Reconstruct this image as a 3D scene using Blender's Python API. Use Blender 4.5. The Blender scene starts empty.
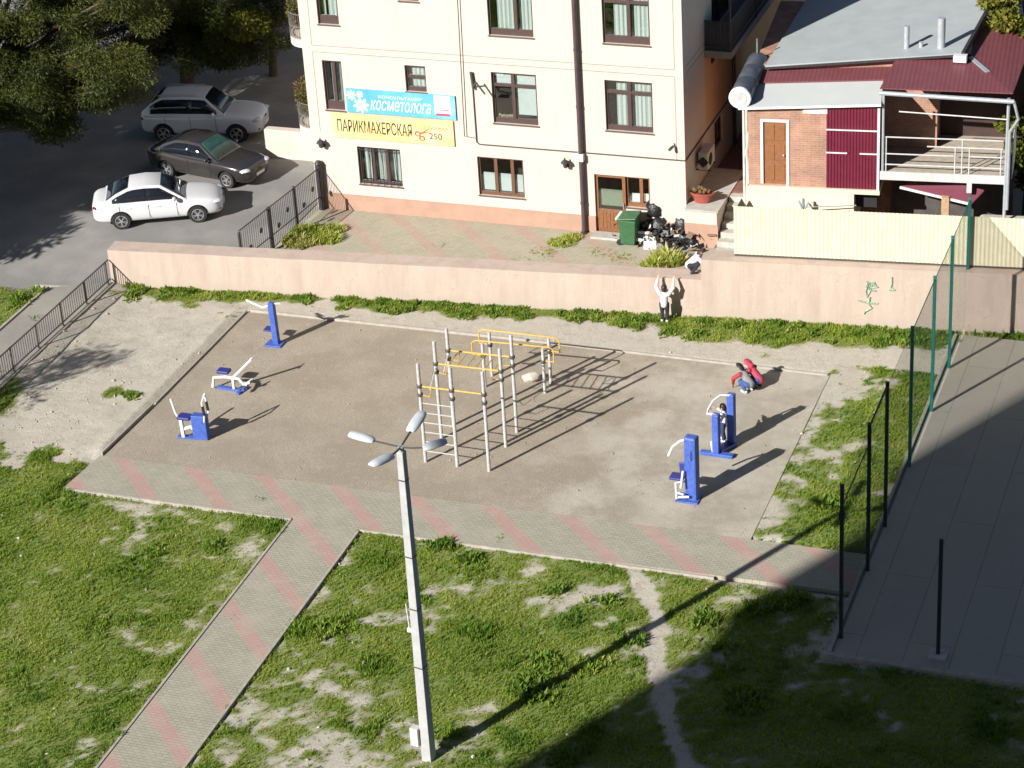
import bpy, bmesh, math, random
import numpy as np
from mathutils import Vector, Matrix
rnd = random.Random(7)
sc = bpy.context.scene
COL = sc.collection
R = math.radians

# ------------------------------------------------------------------ camera
FPX, YAW, PITCH, ROLL, CAMZ = 2448.73, -0.36328256, 0.48649708, 0.0637629, 35.0
_fw = Vector((math.sin(YAW)*math.cos(PITCH), math.cos(YAW)*math.cos(PITCH), -math.sin(PITCH)))
_r = _fw.cross(Vector((0, 0, 1))).normalized(); _d = _fw.cross(_r)
_c, _s = math.cos(ROLL), math.sin(ROLL)
RT, DN = _c*_r + _s*_d, -_s*_r + _c*_d
CAM = Vector((0, 0, CAMZ))
cd = bpy.data.cameras.new('camera'); cam = bpy.data.objects.new('camera', cd); COL.objects.link(cam)
cd.sensor_width = 36; cd.lens = FPX/1024*36; cd.clip_start = 0.5; cd.clip_end = 3000
m = Matrix((RT, -DN, -_fw)).transposed().to_4x4(); m.translation = CAM
cam.matrix_world = m; sc.camera = cam

# survey helpers: a sight line met with a real level, a real facade or a real plane
def sight(x, y): return RT*((x-512)/FPX) + DN*((y-384)/FPX) + _fw
def lvl(x, y, z=0.0):
    d = sight(x, y); return CAM + d*((z-CAMZ)/d.z)
def fac(x, y, Y):
    d = sight(x, y); return CAM + d*(Y/d.y)
def sidep(x, y, X):
    d = sight(x, y); return CAM + d*(X/d.x)
def pln(x, y, p0, n):
    d = sight(x, y); return CAM + d*((Vector(p0)-CAM).dot(n)/d.dot(n))

# ------------------------------------------------------------------ materials
MATS = {}
def nd(nt, t, **kw):
    n = nt.nodes.new(t)
    for k, v in kw.items():
        if k in n.inputs: n.inputs[k].default_value = v
        else: setattr(n, k, v)
    return n
def mat(name, col, rough=0.7, var=0.15, scale=6.0, bump=0.0, bscale=40.0, metal=0.0, col2=None, spec=0.5, coat=0.0, detail=5.0):
    """Principled surface whose own colour wanders between two tones; col2 is the second tone (dirt, wear)."""
    if name in MATS: return MATS[name]
    M = bpy.data.materials.new(name); M.use_nodes = True; nt = M.node_tree
    b = nt.nodes['Principled BSDF']
    b.inputs['Roughness'].default_value = rough; b.inputs['Metallic'].default_value = metal
    b.inputs['Specular IOR Level'].default_value = spec
    b.inputs['Coat Weight'].default_value = coat
    tc = nd(nt, 'ShaderNodeTexCoord')
    n1 = nd(nt, 'ShaderNodeTexNoise', Scale=scale, Detail=detail, Roughness=0.6)
    nt.links.new(tc.outputs['Object'], n1.inputs['Vector'])
    rp = nd(nt, 'ShaderNodeValToRGB')
    c1 = [max(0, c*(1-var)) for c in col]; c2 = list(col2) if col2 else [min(1, c*(1+var)) for c in col]
    rp.color_ramp.elements[0].position = 0.33; rp.color_ramp.elements[1].position = 0.67
    rp.color_ramp.elements[0].color = (*c1, 1); rp.color_ramp.elements[1].color = (*c2, 1)
    nt.links.new(n1.outputs['Fac'], rp.inputs['Fac']); nt.links.new(rp.outputs['Color'], b.inputs['Base Color'])
    if bump > 0:
        n2 = nd(nt, 'ShaderNodeTexNoise', Scale=bscale, Detail=4.0)
        nt.links.new(tc.outputs['Object'], n2.inputs['Vector'])
        bp = nd(nt, 'ShaderNodeBump', Strength=1.0, Distance=bump)
        nt.links.new(n2.outputs['Fac'], bp.inputs['Height']); nt.links.new(bp.outputs['Normal'], b.inputs['Normal'])
    MATS[name] = M
    return M
def mathn(nt, op, a, b=None, clamp=False):
    n = nt.nodes.new('ShaderNodeMath'); n.operation = op; n.use_clamp = clamp
    for i, v in enumerate((a, b)):
        if v is None: continue
        if hasattr(v, 'links'): nt.links.new(v, n.inputs[i])
        else: n.inputs[i].default_value = v
    return n.outputs[0]
def mixc(nt, f, a, b):
    n = nt.nodes.new('ShaderNodeMix'); n.data_type = 'RGBA'
    for s, v in ((n.inputs[0], f), (n.inputs[6], a), (n.inputs[7], b)):
        if hasattr(v, 'links'): nt.links.new(v, s)
        elif isinstance(v, (int, float)): s.default_value = v
        else: s.default_value = (*v, 1)
    return n.outputs[2]
def base(name, rough=0.85):
    M = bpy.data.materials.new(name); M.use_nodes = True; nt = M.node_tree
    b = nt.nodes['Principled BSDF']; b.inputs['Roughness'].default_value = rough
    tc = nd(nt, 'ShaderNodeTexCoord'); MATS[name] = M
    return M, nt, b, tc.outputs['Object']
def noise(nt, vec, scale, detail=5.0, rough=0.6, sx=None):
    if sx:
        mp = nd(nt, 'ShaderNodeMapping'); mp.inputs['Scale'].default_value = sx
        nt.links.new(vec, mp.inputs['Vector']); vec = mp.outputs['Vector']
    n = nd(nt, 'ShaderNodeTexNoise', Scale=scale, Detail=detail, Roughness=rough)
    nt.links.new(vec, n.inputs['Vector']); return n.outputs['Fac']
def ramp(nt, fac, stops):
    rp = nd(nt, 'ShaderNodeValToRGB'); e = rp.color_ramp.elements
    while len(e) < len(stops): e.new(0.5)
    for i, (p, c) in enumerate(stops): e[i].position = p; e[i].color = (*c, 1) if len(c) == 3 else c
    nt.links.new(fac, rp.inputs['Fac']); return rp.outputs['Color']
def bumpn(nt, b, h, dist, strength=1.0):
    bp = nd(nt, 'ShaderNodeBump', Strength=strength, Distance=dist)
    nt.links.new(h, bp.inputs['Height']); nt.links.new(bp.outputs['Normal'], b.inputs['Normal'])

cream = mat('cream_render', (0.60, 0.53, 0.46), 0.9, 0.03, 1.2, 0.003, 90)
def facademat():
    M, nt, b, v = base('weathered_cream_render', 0.92)
    st = noise(nt, v, 1.0, 6, 0.7, sx=(5.0, 5.0, 0.22)); n1 = noise(nt, v, 0.8, 5); n2 = noise(nt, v, 90, 3)
    c = ramp(nt, n1, [(0.35, (0.54, 0.47, 0.405)), (0.65, (0.575, 0.50, 0.43))])
    c = mixc(nt, mathn(nt, 'MULTIPLY', ramp(nt, st, [(0.54, (0, 0, 0)), (0.74, (1, 1, 1))]), 0.35), c, (0.46, 0.41, 0.34))
    nt.links.new(c, b.inputs['Base Color']); bumpn(nt, b, n2, 0.003); return M
cream = facademat()
bounce_tint = mat('bounce_tinted_render', (0.66, 0.42, 0.22), 0.9, 0.06, 1.0, 0.003, 90)  # warm bounced light put into the flank colour below the balcony
salmon = mat('salmon_plinth', (0.395, 0.245, 0.18), 0.9, 0.08, 2.0, 0.004, 60)
brownframe = mat('brown_window_frame', (0.07, 0.042, 0.038), 0.5, 0.12, 8)
wood = mat('varnished_wood', (0.22, 0.095, 0.04), 0.45, 0.2, 14)
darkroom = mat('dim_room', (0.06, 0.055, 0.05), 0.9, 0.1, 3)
curtainm = mat('net_curtain', (0.72, 0.74, 0.72), 0.9, 0.06, 20)
blindm = mat('white_blind', (0.82, 0.84, 0.85), 0.7, 0.02, 10)
whitem = mat('white_paint', (0.72, 0.72, 0.71), 0.5, 0.0, 14, col2=(0.56, 0.55, 0.53))
bluem = mat('blue_paint', (0.03, 0.08, 0.36), 0.5, 0.0, 9, 0.001, 50, col2=(0.075, 0.13, 0.40))
navym = mat('dark_blue_plastic', (0.03, 0.035, 0.19), 0.5, 0.12, 8)
silverm = mat('pale_grey_pipe', (0.50, 0.49, 0.49), 0.5, 0.0, 12, spec=0.4, col2=(0.38, 0.365, 0.35))
yellowm = mat('yellow_paint', (0.66, 0.40, 0.04), 0.55, 0.0, 16, col2=(0.50, 0.30, 0.07))
clampm = mat('dark_clamp', (0.07, 0.065, 0.06), 0.6, 0.1, 9)
iron = mat('black_iron', (0.035, 0.03, 0.032), 0.5, 0.2, 10)
railm = mat('grey_brown_rail_paint', (0.085, 0.075, 0.07), 0.55, 0.15, 9)
pipem = mat('brown_downpipe', (0.075, 0.05, 0.055), 0.45, 0.15, 4)
greenpost = mat('green_fence_paint', (0.015, 0.13, 0.105), 0.45, 0.15, 5)
shadedpost = mat('shaded_fence_paint', (0.02, 0.026, 0.03), 0.5, 0.1, 5)  # darkened copy of the green paint: shade on the front posts
concrete = mat('weathered_concrete', (0.42, 0.40, 0.36), 0.9, 0.14, 4, 0.006, 40)
palecon = mat('pale_pole_concrete', (0.37, 0.37, 0.37), 0.85, 0.1, 5, 0.004, 50)
kerbm = mat('kerb_concrete', (0.36, 0.33, 0.28), 0.9, 0.15, 5, 0.006, 40)
maroonroof = mat('maroon_roof_sheet', (0.165, 0.052, 0.06), 0.55, 0.07, 2.5, spec=0.35)
maroonsheet = mat('maroon_profiled_sheet', (0.135, 0.014, 0.033), 0.45, 0.12, 3)
greyroof = mat('grey_blue_roof', (0.36, 0.39, 0.39), 0.55, 0.07, 1.3, 0.004, 12, spec=0.4)
zinc = mat('zinc_gutter', (0.42, 0.45, 0.47), 0.4, 0.1, 6, metal=0.3)
creamsheet = mat('cream_profiled_sheet', (0.60, 0.55, 0.37), 0.55, 0.0, 3.0, col2=(0.66, 0.61, 0.44))
tankm = mat('dark_insulation_jacket', (0.075, 0.085, 0.105), 0.35, 0.25, 3)
rubber = mat('tyre_rubber', (0.02, 0.02, 0.02), 0.9, 0.1, 10)
rimm = mat('alloy_rim', (0.55, 0.56, 0.57), 0.3, 0.06, 10, metal=0.7)
plasticblack = mat('black_trim', (0.018, 0.018, 0.02), 0.6, 0.1, 10)
headm = mat('headlight_lens', (0.55, 0.58, 0.62), 0.1, 0.1, 10, spec=0.8)
tailm = mat('tail_lamp_lens', (0.16, 0.015, 0.015), 0.15, 0.1, 10, spec=0.8)
skinm = mat('child_skin', (0.55, 0.33, 0.24), 0.6, 0.06, 20)
hairm = mat('dark_hair', (0.022, 0.014, 0.011), 0.55, 0.25, 60)
redpot = mat('red_plastic', (0.30, 0.075, 0.055), 0.5, 0.12, 8)
barkm = mat('tree_bark', (0.10, 0.075, 0.055), 0.95, 0.3, 12, 0.02, 25)
stonem = mat('pale_stone', (0.50, 0.46, 0.38), 0.9, 0.2, 8, 0.01, 25)
plasterwhite = mat('white_board', (0.8, 0.79, 0.76), 0.7, 0.06, 6)
bingreen = mat('green_bin_plastic', (0.04, 0.12, 0.05), 0.45, 0.15, 7)
bagm = mat('black_bin_bag', (0.013, 0.013, 0.015), 0.33, 0.3, 20, 0.02, 22, spec=0.6)

def glassmat(name, tint=(0.88, 0.92, 0.91), refl=0.10, rough=0.02):
    M = bpy.data.materials.new(name); M.use_nodes = True; nt = M.node_tree
    for n in list(nt.nodes): nt.nodes.remove(n)
    o = nd(nt, 'ShaderNodeOutputMaterial'); t = nd(nt, 'ShaderNodeBsdfTransparent'); t.inputs['Color'].default_value = (*tint, 1)
    g = nd(nt, 'ShaderNodeBsdfGlossy', Roughness=rough); lw = nd(nt, 'ShaderNodeLayerWeight', Blend=0.25)
    f = mathn(nt, 'ADD', mathn(nt, 'MULTIPLY', lw.outputs['Fresnel'], 0.8), refl, True)
    mx = nd(nt, 'ShaderNodeMixShader'); nt.links.new(f, mx.inputs[0])
    nt.links.new(t.outputs[0], mx.inputs[1]); nt.links.new(g.outputs[0], mx.inputs[2]); nt.links.new(mx.outputs[0], o.inputs[0])
    MATS[name] = M; return M
pane_m = glassmat('window_glass')
carglass = mat('dark_car_glass', (0.012, 0.014, 0.02), 0.05, 0.1, 3, spec=0.7)
tealglass = mat('green_tinted_windscreen', (0.03, 0.075, 0.065), 0.06, 0.2, 3, spec=0.7)

def netting(name, col, step, wire, opac=1.0):
    """Welded mesh: thin wires, open between."""
    M = bpy.data.materials.new(name); M.use_nodes = True; nt = M.node_tree
    for n in list(nt.nodes): nt.nodes.remove(n)
    o = nd(nt, 'ShaderNodeOutputMaterial'); tc = nd(nt, 'ShaderNodeTexCoord')
    sp = nd(nt, 'ShaderNodeSeparateXYZ'); nt.links.new(tc.outputs['Object'], sp.inputs[0])
    def line(s): return mathn(nt, 'LESS_THAN', mathn(nt, 'FRACT', mathn(nt, 'DIVIDE', s, step)), wire/step)
    hor = mathn(nt, 'ADD', sp.outputs[1], sp.outputs[0])
    f = mathn(nt, 'MAXIMUM', line(hor), line(sp.outputs[2]))
    t = nd(nt, 'ShaderNodeBsdfTransparent'); d = nd(nt, 'ShaderNodeBsdfDiffuse'); d.inputs['Color'].default_value = (*col, 1)
    mx = nd(nt, 'ShaderNodeMixShader'); nt.links.new(mathn(nt, 'MULTIPLY', f, opac), mx.inputs[0])
    nt.links.new(t.outputs[0], mx.inputs[1]); nt.links.new(d.outputs[0], mx.inputs[2]); nt.links.new(mx.outputs[0], o.inputs[0])
    MATS[name] = M; return M
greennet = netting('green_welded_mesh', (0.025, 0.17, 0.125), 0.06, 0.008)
shadednet = netting('shaded_welded_mesh', (0.03, 0.07, 0.06), 0.06, 0.0055)  # mesh colour darkened for the shaded front bays

def carpaint(name, col, rough=0.22, metal=0.0):
    return mat(name, col, rough, 0.02, 2, metal=metal, spec=0.5, coat=0.6)

def brickm(name, c1, c2, mortar, sx=1.0):
    M, nt, b, v = base(name, 0.9)
    sp = nd(nt, 'ShaderNodeSeparateXYZ'); nt.links.new(v, sp.inputs[0])
    cb = nd(nt, 'ShaderNodeCombineXYZ'); nt.links.new(mathn(nt, 'ADD', sp.outputs[0], sp.outputs[1]), cb.inputs[0]); nt.links.new(sp.outputs[2], cb.inputs[1])
    br = nd(nt, 'ShaderNodeTexBrick', Scale=1.0); br.inputs['Brick Width'].default_value = 0.26; br.inputs['Row Height'].default_value = 0.077
    br.inputs['Mortar Size'].default_value = 0.008; br.inputs['Color1'].default_value = (*c1, 1); br.inputs['Color2'].default_value = (*c2, 1); br.inputs['Mortar'].default_value = (*mortar, 1)
    nt.links.new(cb.outputs[0], br.inputs['Vector'])
    nz = noise(nt, v, 1.6); st = ramp(nt, nz, [(0.35, (0.72, 0.72, 0.72)), (0.7, (1.15, 1.12, 1.1))])
    mx = nd(nt, 'ShaderNodeMix'); mx.data_type = 'RGBA'; mx.blend_type = 'MULTIPLY'; mx.inputs[0].default_value = 1
    nt.links.new(br.outputs['Color'], mx.inputs[6]); nt.links.new(st, mx.inputs[7])
    nt.links.new(mx.outputs[2], b.inputs['Base Color']); bumpn(nt, b, br.outputs['Fac'], -0.006)
    return M
brick = brickm('orange_brick', (0.45, 0.235, 0.155), (0.375, 0.19, 0.13), (0.46, 0.36, 0.29))

# retaining wall: pinkish plaster with vertical drips and dust
def wallmat():
    M, nt, b, v = base('pink_beige_wall_plaster', 0.95)
    n1 = noise(nt, v, 1.0, 6, 0.65, sx=(2.2, 2.2, 0.28)); n2 = noise(nt, v, 1.3, 6); n3 = noise(nt, v, 14, 5)
    c = ramp(nt, n1, [(0.28, (0.385, 0.30, 0.247)), (0.5, (0.445, 0.352, 0.294)), (0.72, (0.485, 0.39, 0.326))])
    c = mixc(nt, mathn(nt, 'MULTIPLY', ramp(nt, n2, [(0.5, (0, 0, 0)), (0.7, (1, 1, 1))]), 0.5), c, (0.50, 0.40, 0.32))
    c = mixc(nt, mathn(nt, 'MULTIPLY', ramp(nt, n3, [(0.55, (0, 0, 0)), (0.75, (1, 1, 1))]), 0.25), c, (0.36, 0.27, 0.22))
    vo = nd(nt, 'ShaderNodeTexVoronoi', Scale=0.9); vo.feature = 'DISTANCE_TO_EDGE'
    wv = nd(nt, 'ShaderNodeVectorMath'); wv.operation = 'ADD'; nn = nd(nt, 'ShaderNodeTexNoise', Scale=3.0, Detail=5.0); nt.links.new(v, nn.inputs['Vector']); nt.links.new(v, wv.inputs[0]); nt.links.new(nn.outputs['Color'], wv.inputs[1]); nt.links.new(wv.outputs[0], vo.inputs['Vector'])
    crack = mathn(nt, 'LESS_THAN', vo.outputs['Distance'], 0.012)
    c = mixc(nt, mathn(nt, 'MULTIPLY', mathn(nt, 'MULTIPLY', crack, ramp(nt, n2, [(0.5, (0, 0, 0)), (0.62, (1, 1, 1))])), 0.3), c, (0.22, 0.17, 0.14))
    n4 = noise(nt, v, 5.0, 6, 0.75); c = mixc(nt, mathn(nt, 'MULTIPLY', ramp(nt, n4, [(0.62, (0, 0, 0)), (0.68, (1, 1, 1))]), 0.6), c, (0.50, 0.45, 0.39))
    sp = nd(nt, 'ShaderNodeSeparateXYZ'); nt.links.new(v, sp.inputs[0]); low = mathn(nt, 'ADD', sp.outputs[2], mathn(nt, 'MULTIPLY', n2, 0.5)); c = mixc(nt, mathn(nt, 'MULTIPLY', ramp(nt, low, [(0.3, (1, 1, 1)), (0.62, (0, 0, 0))]), 0.55), c, (0.40, 0.345, 0.28))
    nt.links.new(c, b.inputs['Base Color']); bumpn(nt, b, n3, 0.01)
    return M
pinkwall = wallmat()

def gravelmat():
    M, nt, b, v = base('sandy_gravel', 0.95)
    sp = nd(nt, 'ShaderNodeSeparateXYZ'); nt.links.new(v, sp.inputs[0])
    f = noise(nt, v, 24, 6, 0.75); big = noise(nt, v, 0.55, 5); mid = noise(nt, v, 3.2, 6, 0.7); grain = noise(nt, v, 70, 3, 0.8)
    c = ramp(nt, f, [(0.3, (0.20, 0.165, 0.12)), (0.5, (0.38, 0.325, 0.248)), (0.68, (0.56, 0.495, 0.39))])
    # paler trampled sand towards the right hand machines
    w = mathn(nt, 'MULTIPLY', mathn(nt, 'ADD', sp.outputs[0], 21.0), 0.28)
    w = mathn(nt, 'ADD', w, mathn(nt, 'MULTIPLY', mathn(nt, 'SUBTRACT', big, 0.5), 3.5), True)
    c2 = ramp(nt, mid, [(0.3, (0.45, 0.41, 0.335)), (0.6, (0.55, 0.505, 0.42)), (0.75, (0.61, 0.565, 0.475))])
    c = mixc(nt, mathn(nt, 'MULTIPLY', w, 0.75), c, c2)
    c = mixc(nt, mathn(nt, 'MULTIPLY', ramp(nt, big, [(0.42, (1, 1, 1)), (0.58, (0, 0, 0))]), 0.42), c, (0.26, 0.215, 0.155))
    c = mixc(nt, mathn(nt, 'MULTIPLY', ramp(nt, mid, [(0.54, (0, 0, 0)), (0.70, (1, 1, 1))]), 0.6), c, (0.47, 0.41, 0.315))
    nt.links.new(c, b.inputs['Base Color']); bumpn(nt, b, mathn(nt, 'ADD', f, grain), 0.018)
    return M
gravel = gravelmat()

def pavermat(name, pink=True, wear=1.0, c=(0.36, 0.338, 0.262), period=2.3, phase=16.9, diag=1.0):
    M, nt, b, v = base(name, 0.9)
    br = nd(nt, 'ShaderNodeTexBrick', Scale=1.0); br.offset = 0.5
    br.inputs['Brick Width'].default_value = 0.2; br.inputs['Row Height'].default_value = 0.1; br.inputs['Mortar Size'].default_value = 0.006
    br.inputs['Color1'].default_value = (*c, 1); br.inputs['Color2'].default_value = (*[k*0.88 for k in c], 1); br.inputs['Mortar'].default_value = (*[k*0.6 for k in c], 1)
    nt.links.new(v, br.inputs['Vector'])
    col = br.outputs['Color']
    n1 = noise(nt, v, 1.1, 6); n2 = noise(nt, v, 9, 6, 0.7)
    if pink:
        sp = nd(nt, 'ShaderNodeSeparateXYZ'); nt.links.new(v, sp.inputs[0])
        s = mathn(nt, 'ADD', sp.outputs[0], mathn(nt, 'MULTIPLY', sp.outputs[1], diag))
        s = mathn(nt, 'SUBTRACT', s, phase - 0.26)
        s = mathn(nt, 'FRACT', mathn(nt, 'DIVIDE', mathn(nt, 'SNAP', s, 0.1), period))
        k = mathn(nt, 'LESS_THAN', s, 0.52/period)
        fade = ramp(nt, n2, [(0.25, (0.15*wear, 0.15*wear, 0.15*wear)), (0.6, (0.85*wear,)*3)])
        col = mixc(nt, mathn(nt, 'MULTIPLY', k, fade), col, (0.44, 0.25, 0.215))
    col = mixc(nt, mathn(nt, 'MULTIPLY', ramp(nt, n1, [(0.45, (0, 0, 0)), (0.7, (1, 1, 1))]), 0.55), col, (0.42, 0.37, 0.285))
    col = mixc(nt, mathn(nt, 'MULTIPLY', ramp(nt, n2, [(0.55, (0, 0, 0)), (0.72, (1, 1, 1))]), 0.35), col, (0.22, 0.20, 0.15))
    nt.links.new(col, b.inputs['Base Color']); bumpn(nt, b, br.outputs['Fac'], -0.006)
    return M
paver = pavermat('grey_paver_with_pink_stripes')
terracepaver = pavermat('dusty_terrace_pavers', c=(0.40, 0.37, 0.28), period=2.3, phase=40.8, wear=0.7)

def asphaltmat(name, c=(0.21, 0.205, 0.195), dirt=(0.34, 0.325, 0.285)):
    M, nt, b, v = base(name, 0.9)
    f = noise(nt, v, 60, 4, 0.8); n1 = noise(nt, v, 0.5, 6); n2 = noise(nt, v, 4, 6)
    col = ramp(nt, f, [(0.3, [k*0.7 for k in c]), (0.7, [k*1.25 for k in c])])
    col = mixc(nt, mathn(nt, 'MULTIPLY', ramp(nt, n1, [(0.42, (0, 0, 0)), (0.66, (1, 1, 1))]), 0.6), col, dirt)
    col = mixc(nt, mathn(nt, 'MULTIPLY', ramp(nt, n2, [(0.6, (0, 0, 0)), (0.72, (1, 1, 1))]), 0.4), col, [k*0.6 for k in c])
    nt.links.new(col, b.inputs['Base Color']); bumpn(nt, b, f, 0.006)
    return M
asphalt = asphaltmat('worn_asphalt')
def courtmat():
    M, nt, b, v = base('court_slab_concrete', 0.9)
    br = nd(nt, 'ShaderNodeTexBrick', Scale=1.0); br.offset = 0.5
    br.inputs['Brick Width'].default_value = 6.0; br.inputs['Row Height'].default_value = 1.15; br.inputs['Mortar Size'].default_value = 0.018
    c = (0.335, 0.312, 0.26)
    br.inputs['Color1'].default_value = (*c, 1); br.inputs['Color2'].default_value = (0.355, 0.33, 0.272, 1); br.inputs['Mortar'].default_value = (0.24, 0.225, 0.19, 1)
    mp = nd(nt, 'ShaderNodeMapping'); mp.inputs['Rotation'].default_value = (0, 0, R(90)); nt.links.new(v, mp.inputs['Vector']); nt.links.new(mp.outputs[0], br.inputs['Vector'])
    n1 = noise(nt, v, 0.9, 6); n2 = noise(nt, v, 8, 6, 0.7)
    col = mixc(nt, mathn(nt, 'MULTIPLY', ramp(nt, n1, [(0.45, (0, 0, 0)), (0.7, (1, 1, 1))]), 0.5), br.outputs['Color'], (0.38, 0.35, 0.285))
    col = mixc(nt, mathn(nt, 'MULTIPLY', ramp(nt, n2, [(0.55, (0, 0, 0)), (0.75, (1, 1, 1))]), 0.35), col, (0.20, 0.19, 0.16))
    nt.links.new(col, b.inputs['Base Color']); bumpn(nt, b, n2, 0.008)
    return M
court_m = courtmat()

def groundmat():
    """Bare earth and trodden turf; the share of turf is a property of each patch of soil."""
    M, nt, b, v = base('dry_soil_and_turf', 0.95)
    at = nd(nt, 'ShaderNodeAttribute', attribute_name='cover'); cov = at.outputs['Fac']
    f = noise(nt, v, 26, 6, 0.75); mid = noise(nt, v, 2.4, 6, 0.65); big = noise(nt, v, 0.5, 5)
    soil = ramp(nt, f, [(0.3, (0.33, 0.295, 0.235)), (0.52, (0.50, 0.455, 0.375)), (0.7, (0.61, 0.57, 0.49))])
    soil = mixc(nt, mathn(nt, 'MULTIPLY', ramp(nt, mid, [(0.5, (0, 0, 0)), (0.72, (1, 1, 1))]), 0.55), soil, (0.58, 0.535, 0.45))
    soil = mixc(nt, mathn(nt, 'MULTIPLY', ramp(nt, mid, [(0.3, (1, 1, 1)), (0.45, (0, 0, 0))]), 0.45), soil, (0.27, 0.22, 0.15))
    turf = ramp(nt, f, [(0.3, (0.095, 0.135, 0.024)), (0.6, (0.20, 0.24, 0.052)), (0.75, (0.38, 0.37, 0.165))])
    k = mathn(nt, 'ADD', cov, mathn(nt, 'MULTIPLY', mathn(nt, 'SUBTRACT', f, 0.5), 0.8), True)
    k = ramp(nt, k, [(0.28, (0, 0, 0)), (0.62, (1, 1, 1))])
    nt.links.new(mixc(nt, k, soil, turf), b.inputs['Base Color']); bumpn(nt, b, mathn(nt, 'ADD', f, mid), 0.035)
    return M
soilm = groundmat()

def leafmat(name, stops, trans=0.25):
    M, nt, b, v = base(name, 0.6)
    at = nd(nt, 'ShaderNodeAttribute', attribute_name='tint')
    c = ramp(nt, at.outputs['Fac'], stops); nt.links.new(c, b.inputs['Base Color']); b.inputs['Specular IOR Level'].default_value = 0.25
    t = nd(nt, 'ShaderNodeBsdfTranslucent'); nt.links.new(c, t.inputs['Color'])
    mx = nd(nt, 'ShaderNodeMixShader'); mx.inputs[0].default_value = trans
    o = nt.nodes['Material Output']; nt.links.new(b.outputs[0], mx.inputs[1]); nt.links.new(t.outputs[0], mx.inputs[2]); nt.links.new(mx.outputs[0], o.inputs[0])
    return M
grassm = leafmat('meadow_grass_blade', [(0.0, (0.068, 0.165, 0.02)), (0.4, (0.20, 0.30, 0.032)), (0.75, (0.365, 0.425, 0.06)), (1.0, (0.56, 0.52, 0.21))], 0.35)
weedm = leafmat('lush_weed_leaf', [(0.0, (0.065, 0.145, 0.02)), (0.5, (0.165, 0.26, 0.034)), (0.85, (0.30, 0.37, 0.06)), (1.0, (0.48, 0.45, 0.18))], 0.35)
pinem = leafmat('pine_needle', [(0.0, (0.02, 0.03, 0.008)), (0.5, (0.056, 0.072, 0.013)), (0.85, (0.11, 0.115, 0.02)), (1.0, (0.16, 0.135, 0.03))], 0.2)
limem = leafmat('young_yellow_leaf', [(0.0, (0.05, 0.065, 0.006)), (0.5, (0.11, 0.13, 0.012)), (1.0, (0.20, 0.20, 0.03))], 0.3)
autm = leafmat('mixed_garden_leaf', [(0.0, (0.08, 0.11, 0.015)), (0.5, (0.20, 0.21, 0.03)), (0.8, (0.30, 0.25, 0.05)), (1.0, (0.30, 0.15, 0.07))], 0.35)
plantm = leafmat('balcony_plant_leaf', [(0.0, (0.04, 0.07, 0.02)), (0.6, (0.12, 0.12, 0.03)), (1.0, (0.24, 0.14, 0.07))], 0.3)
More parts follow.
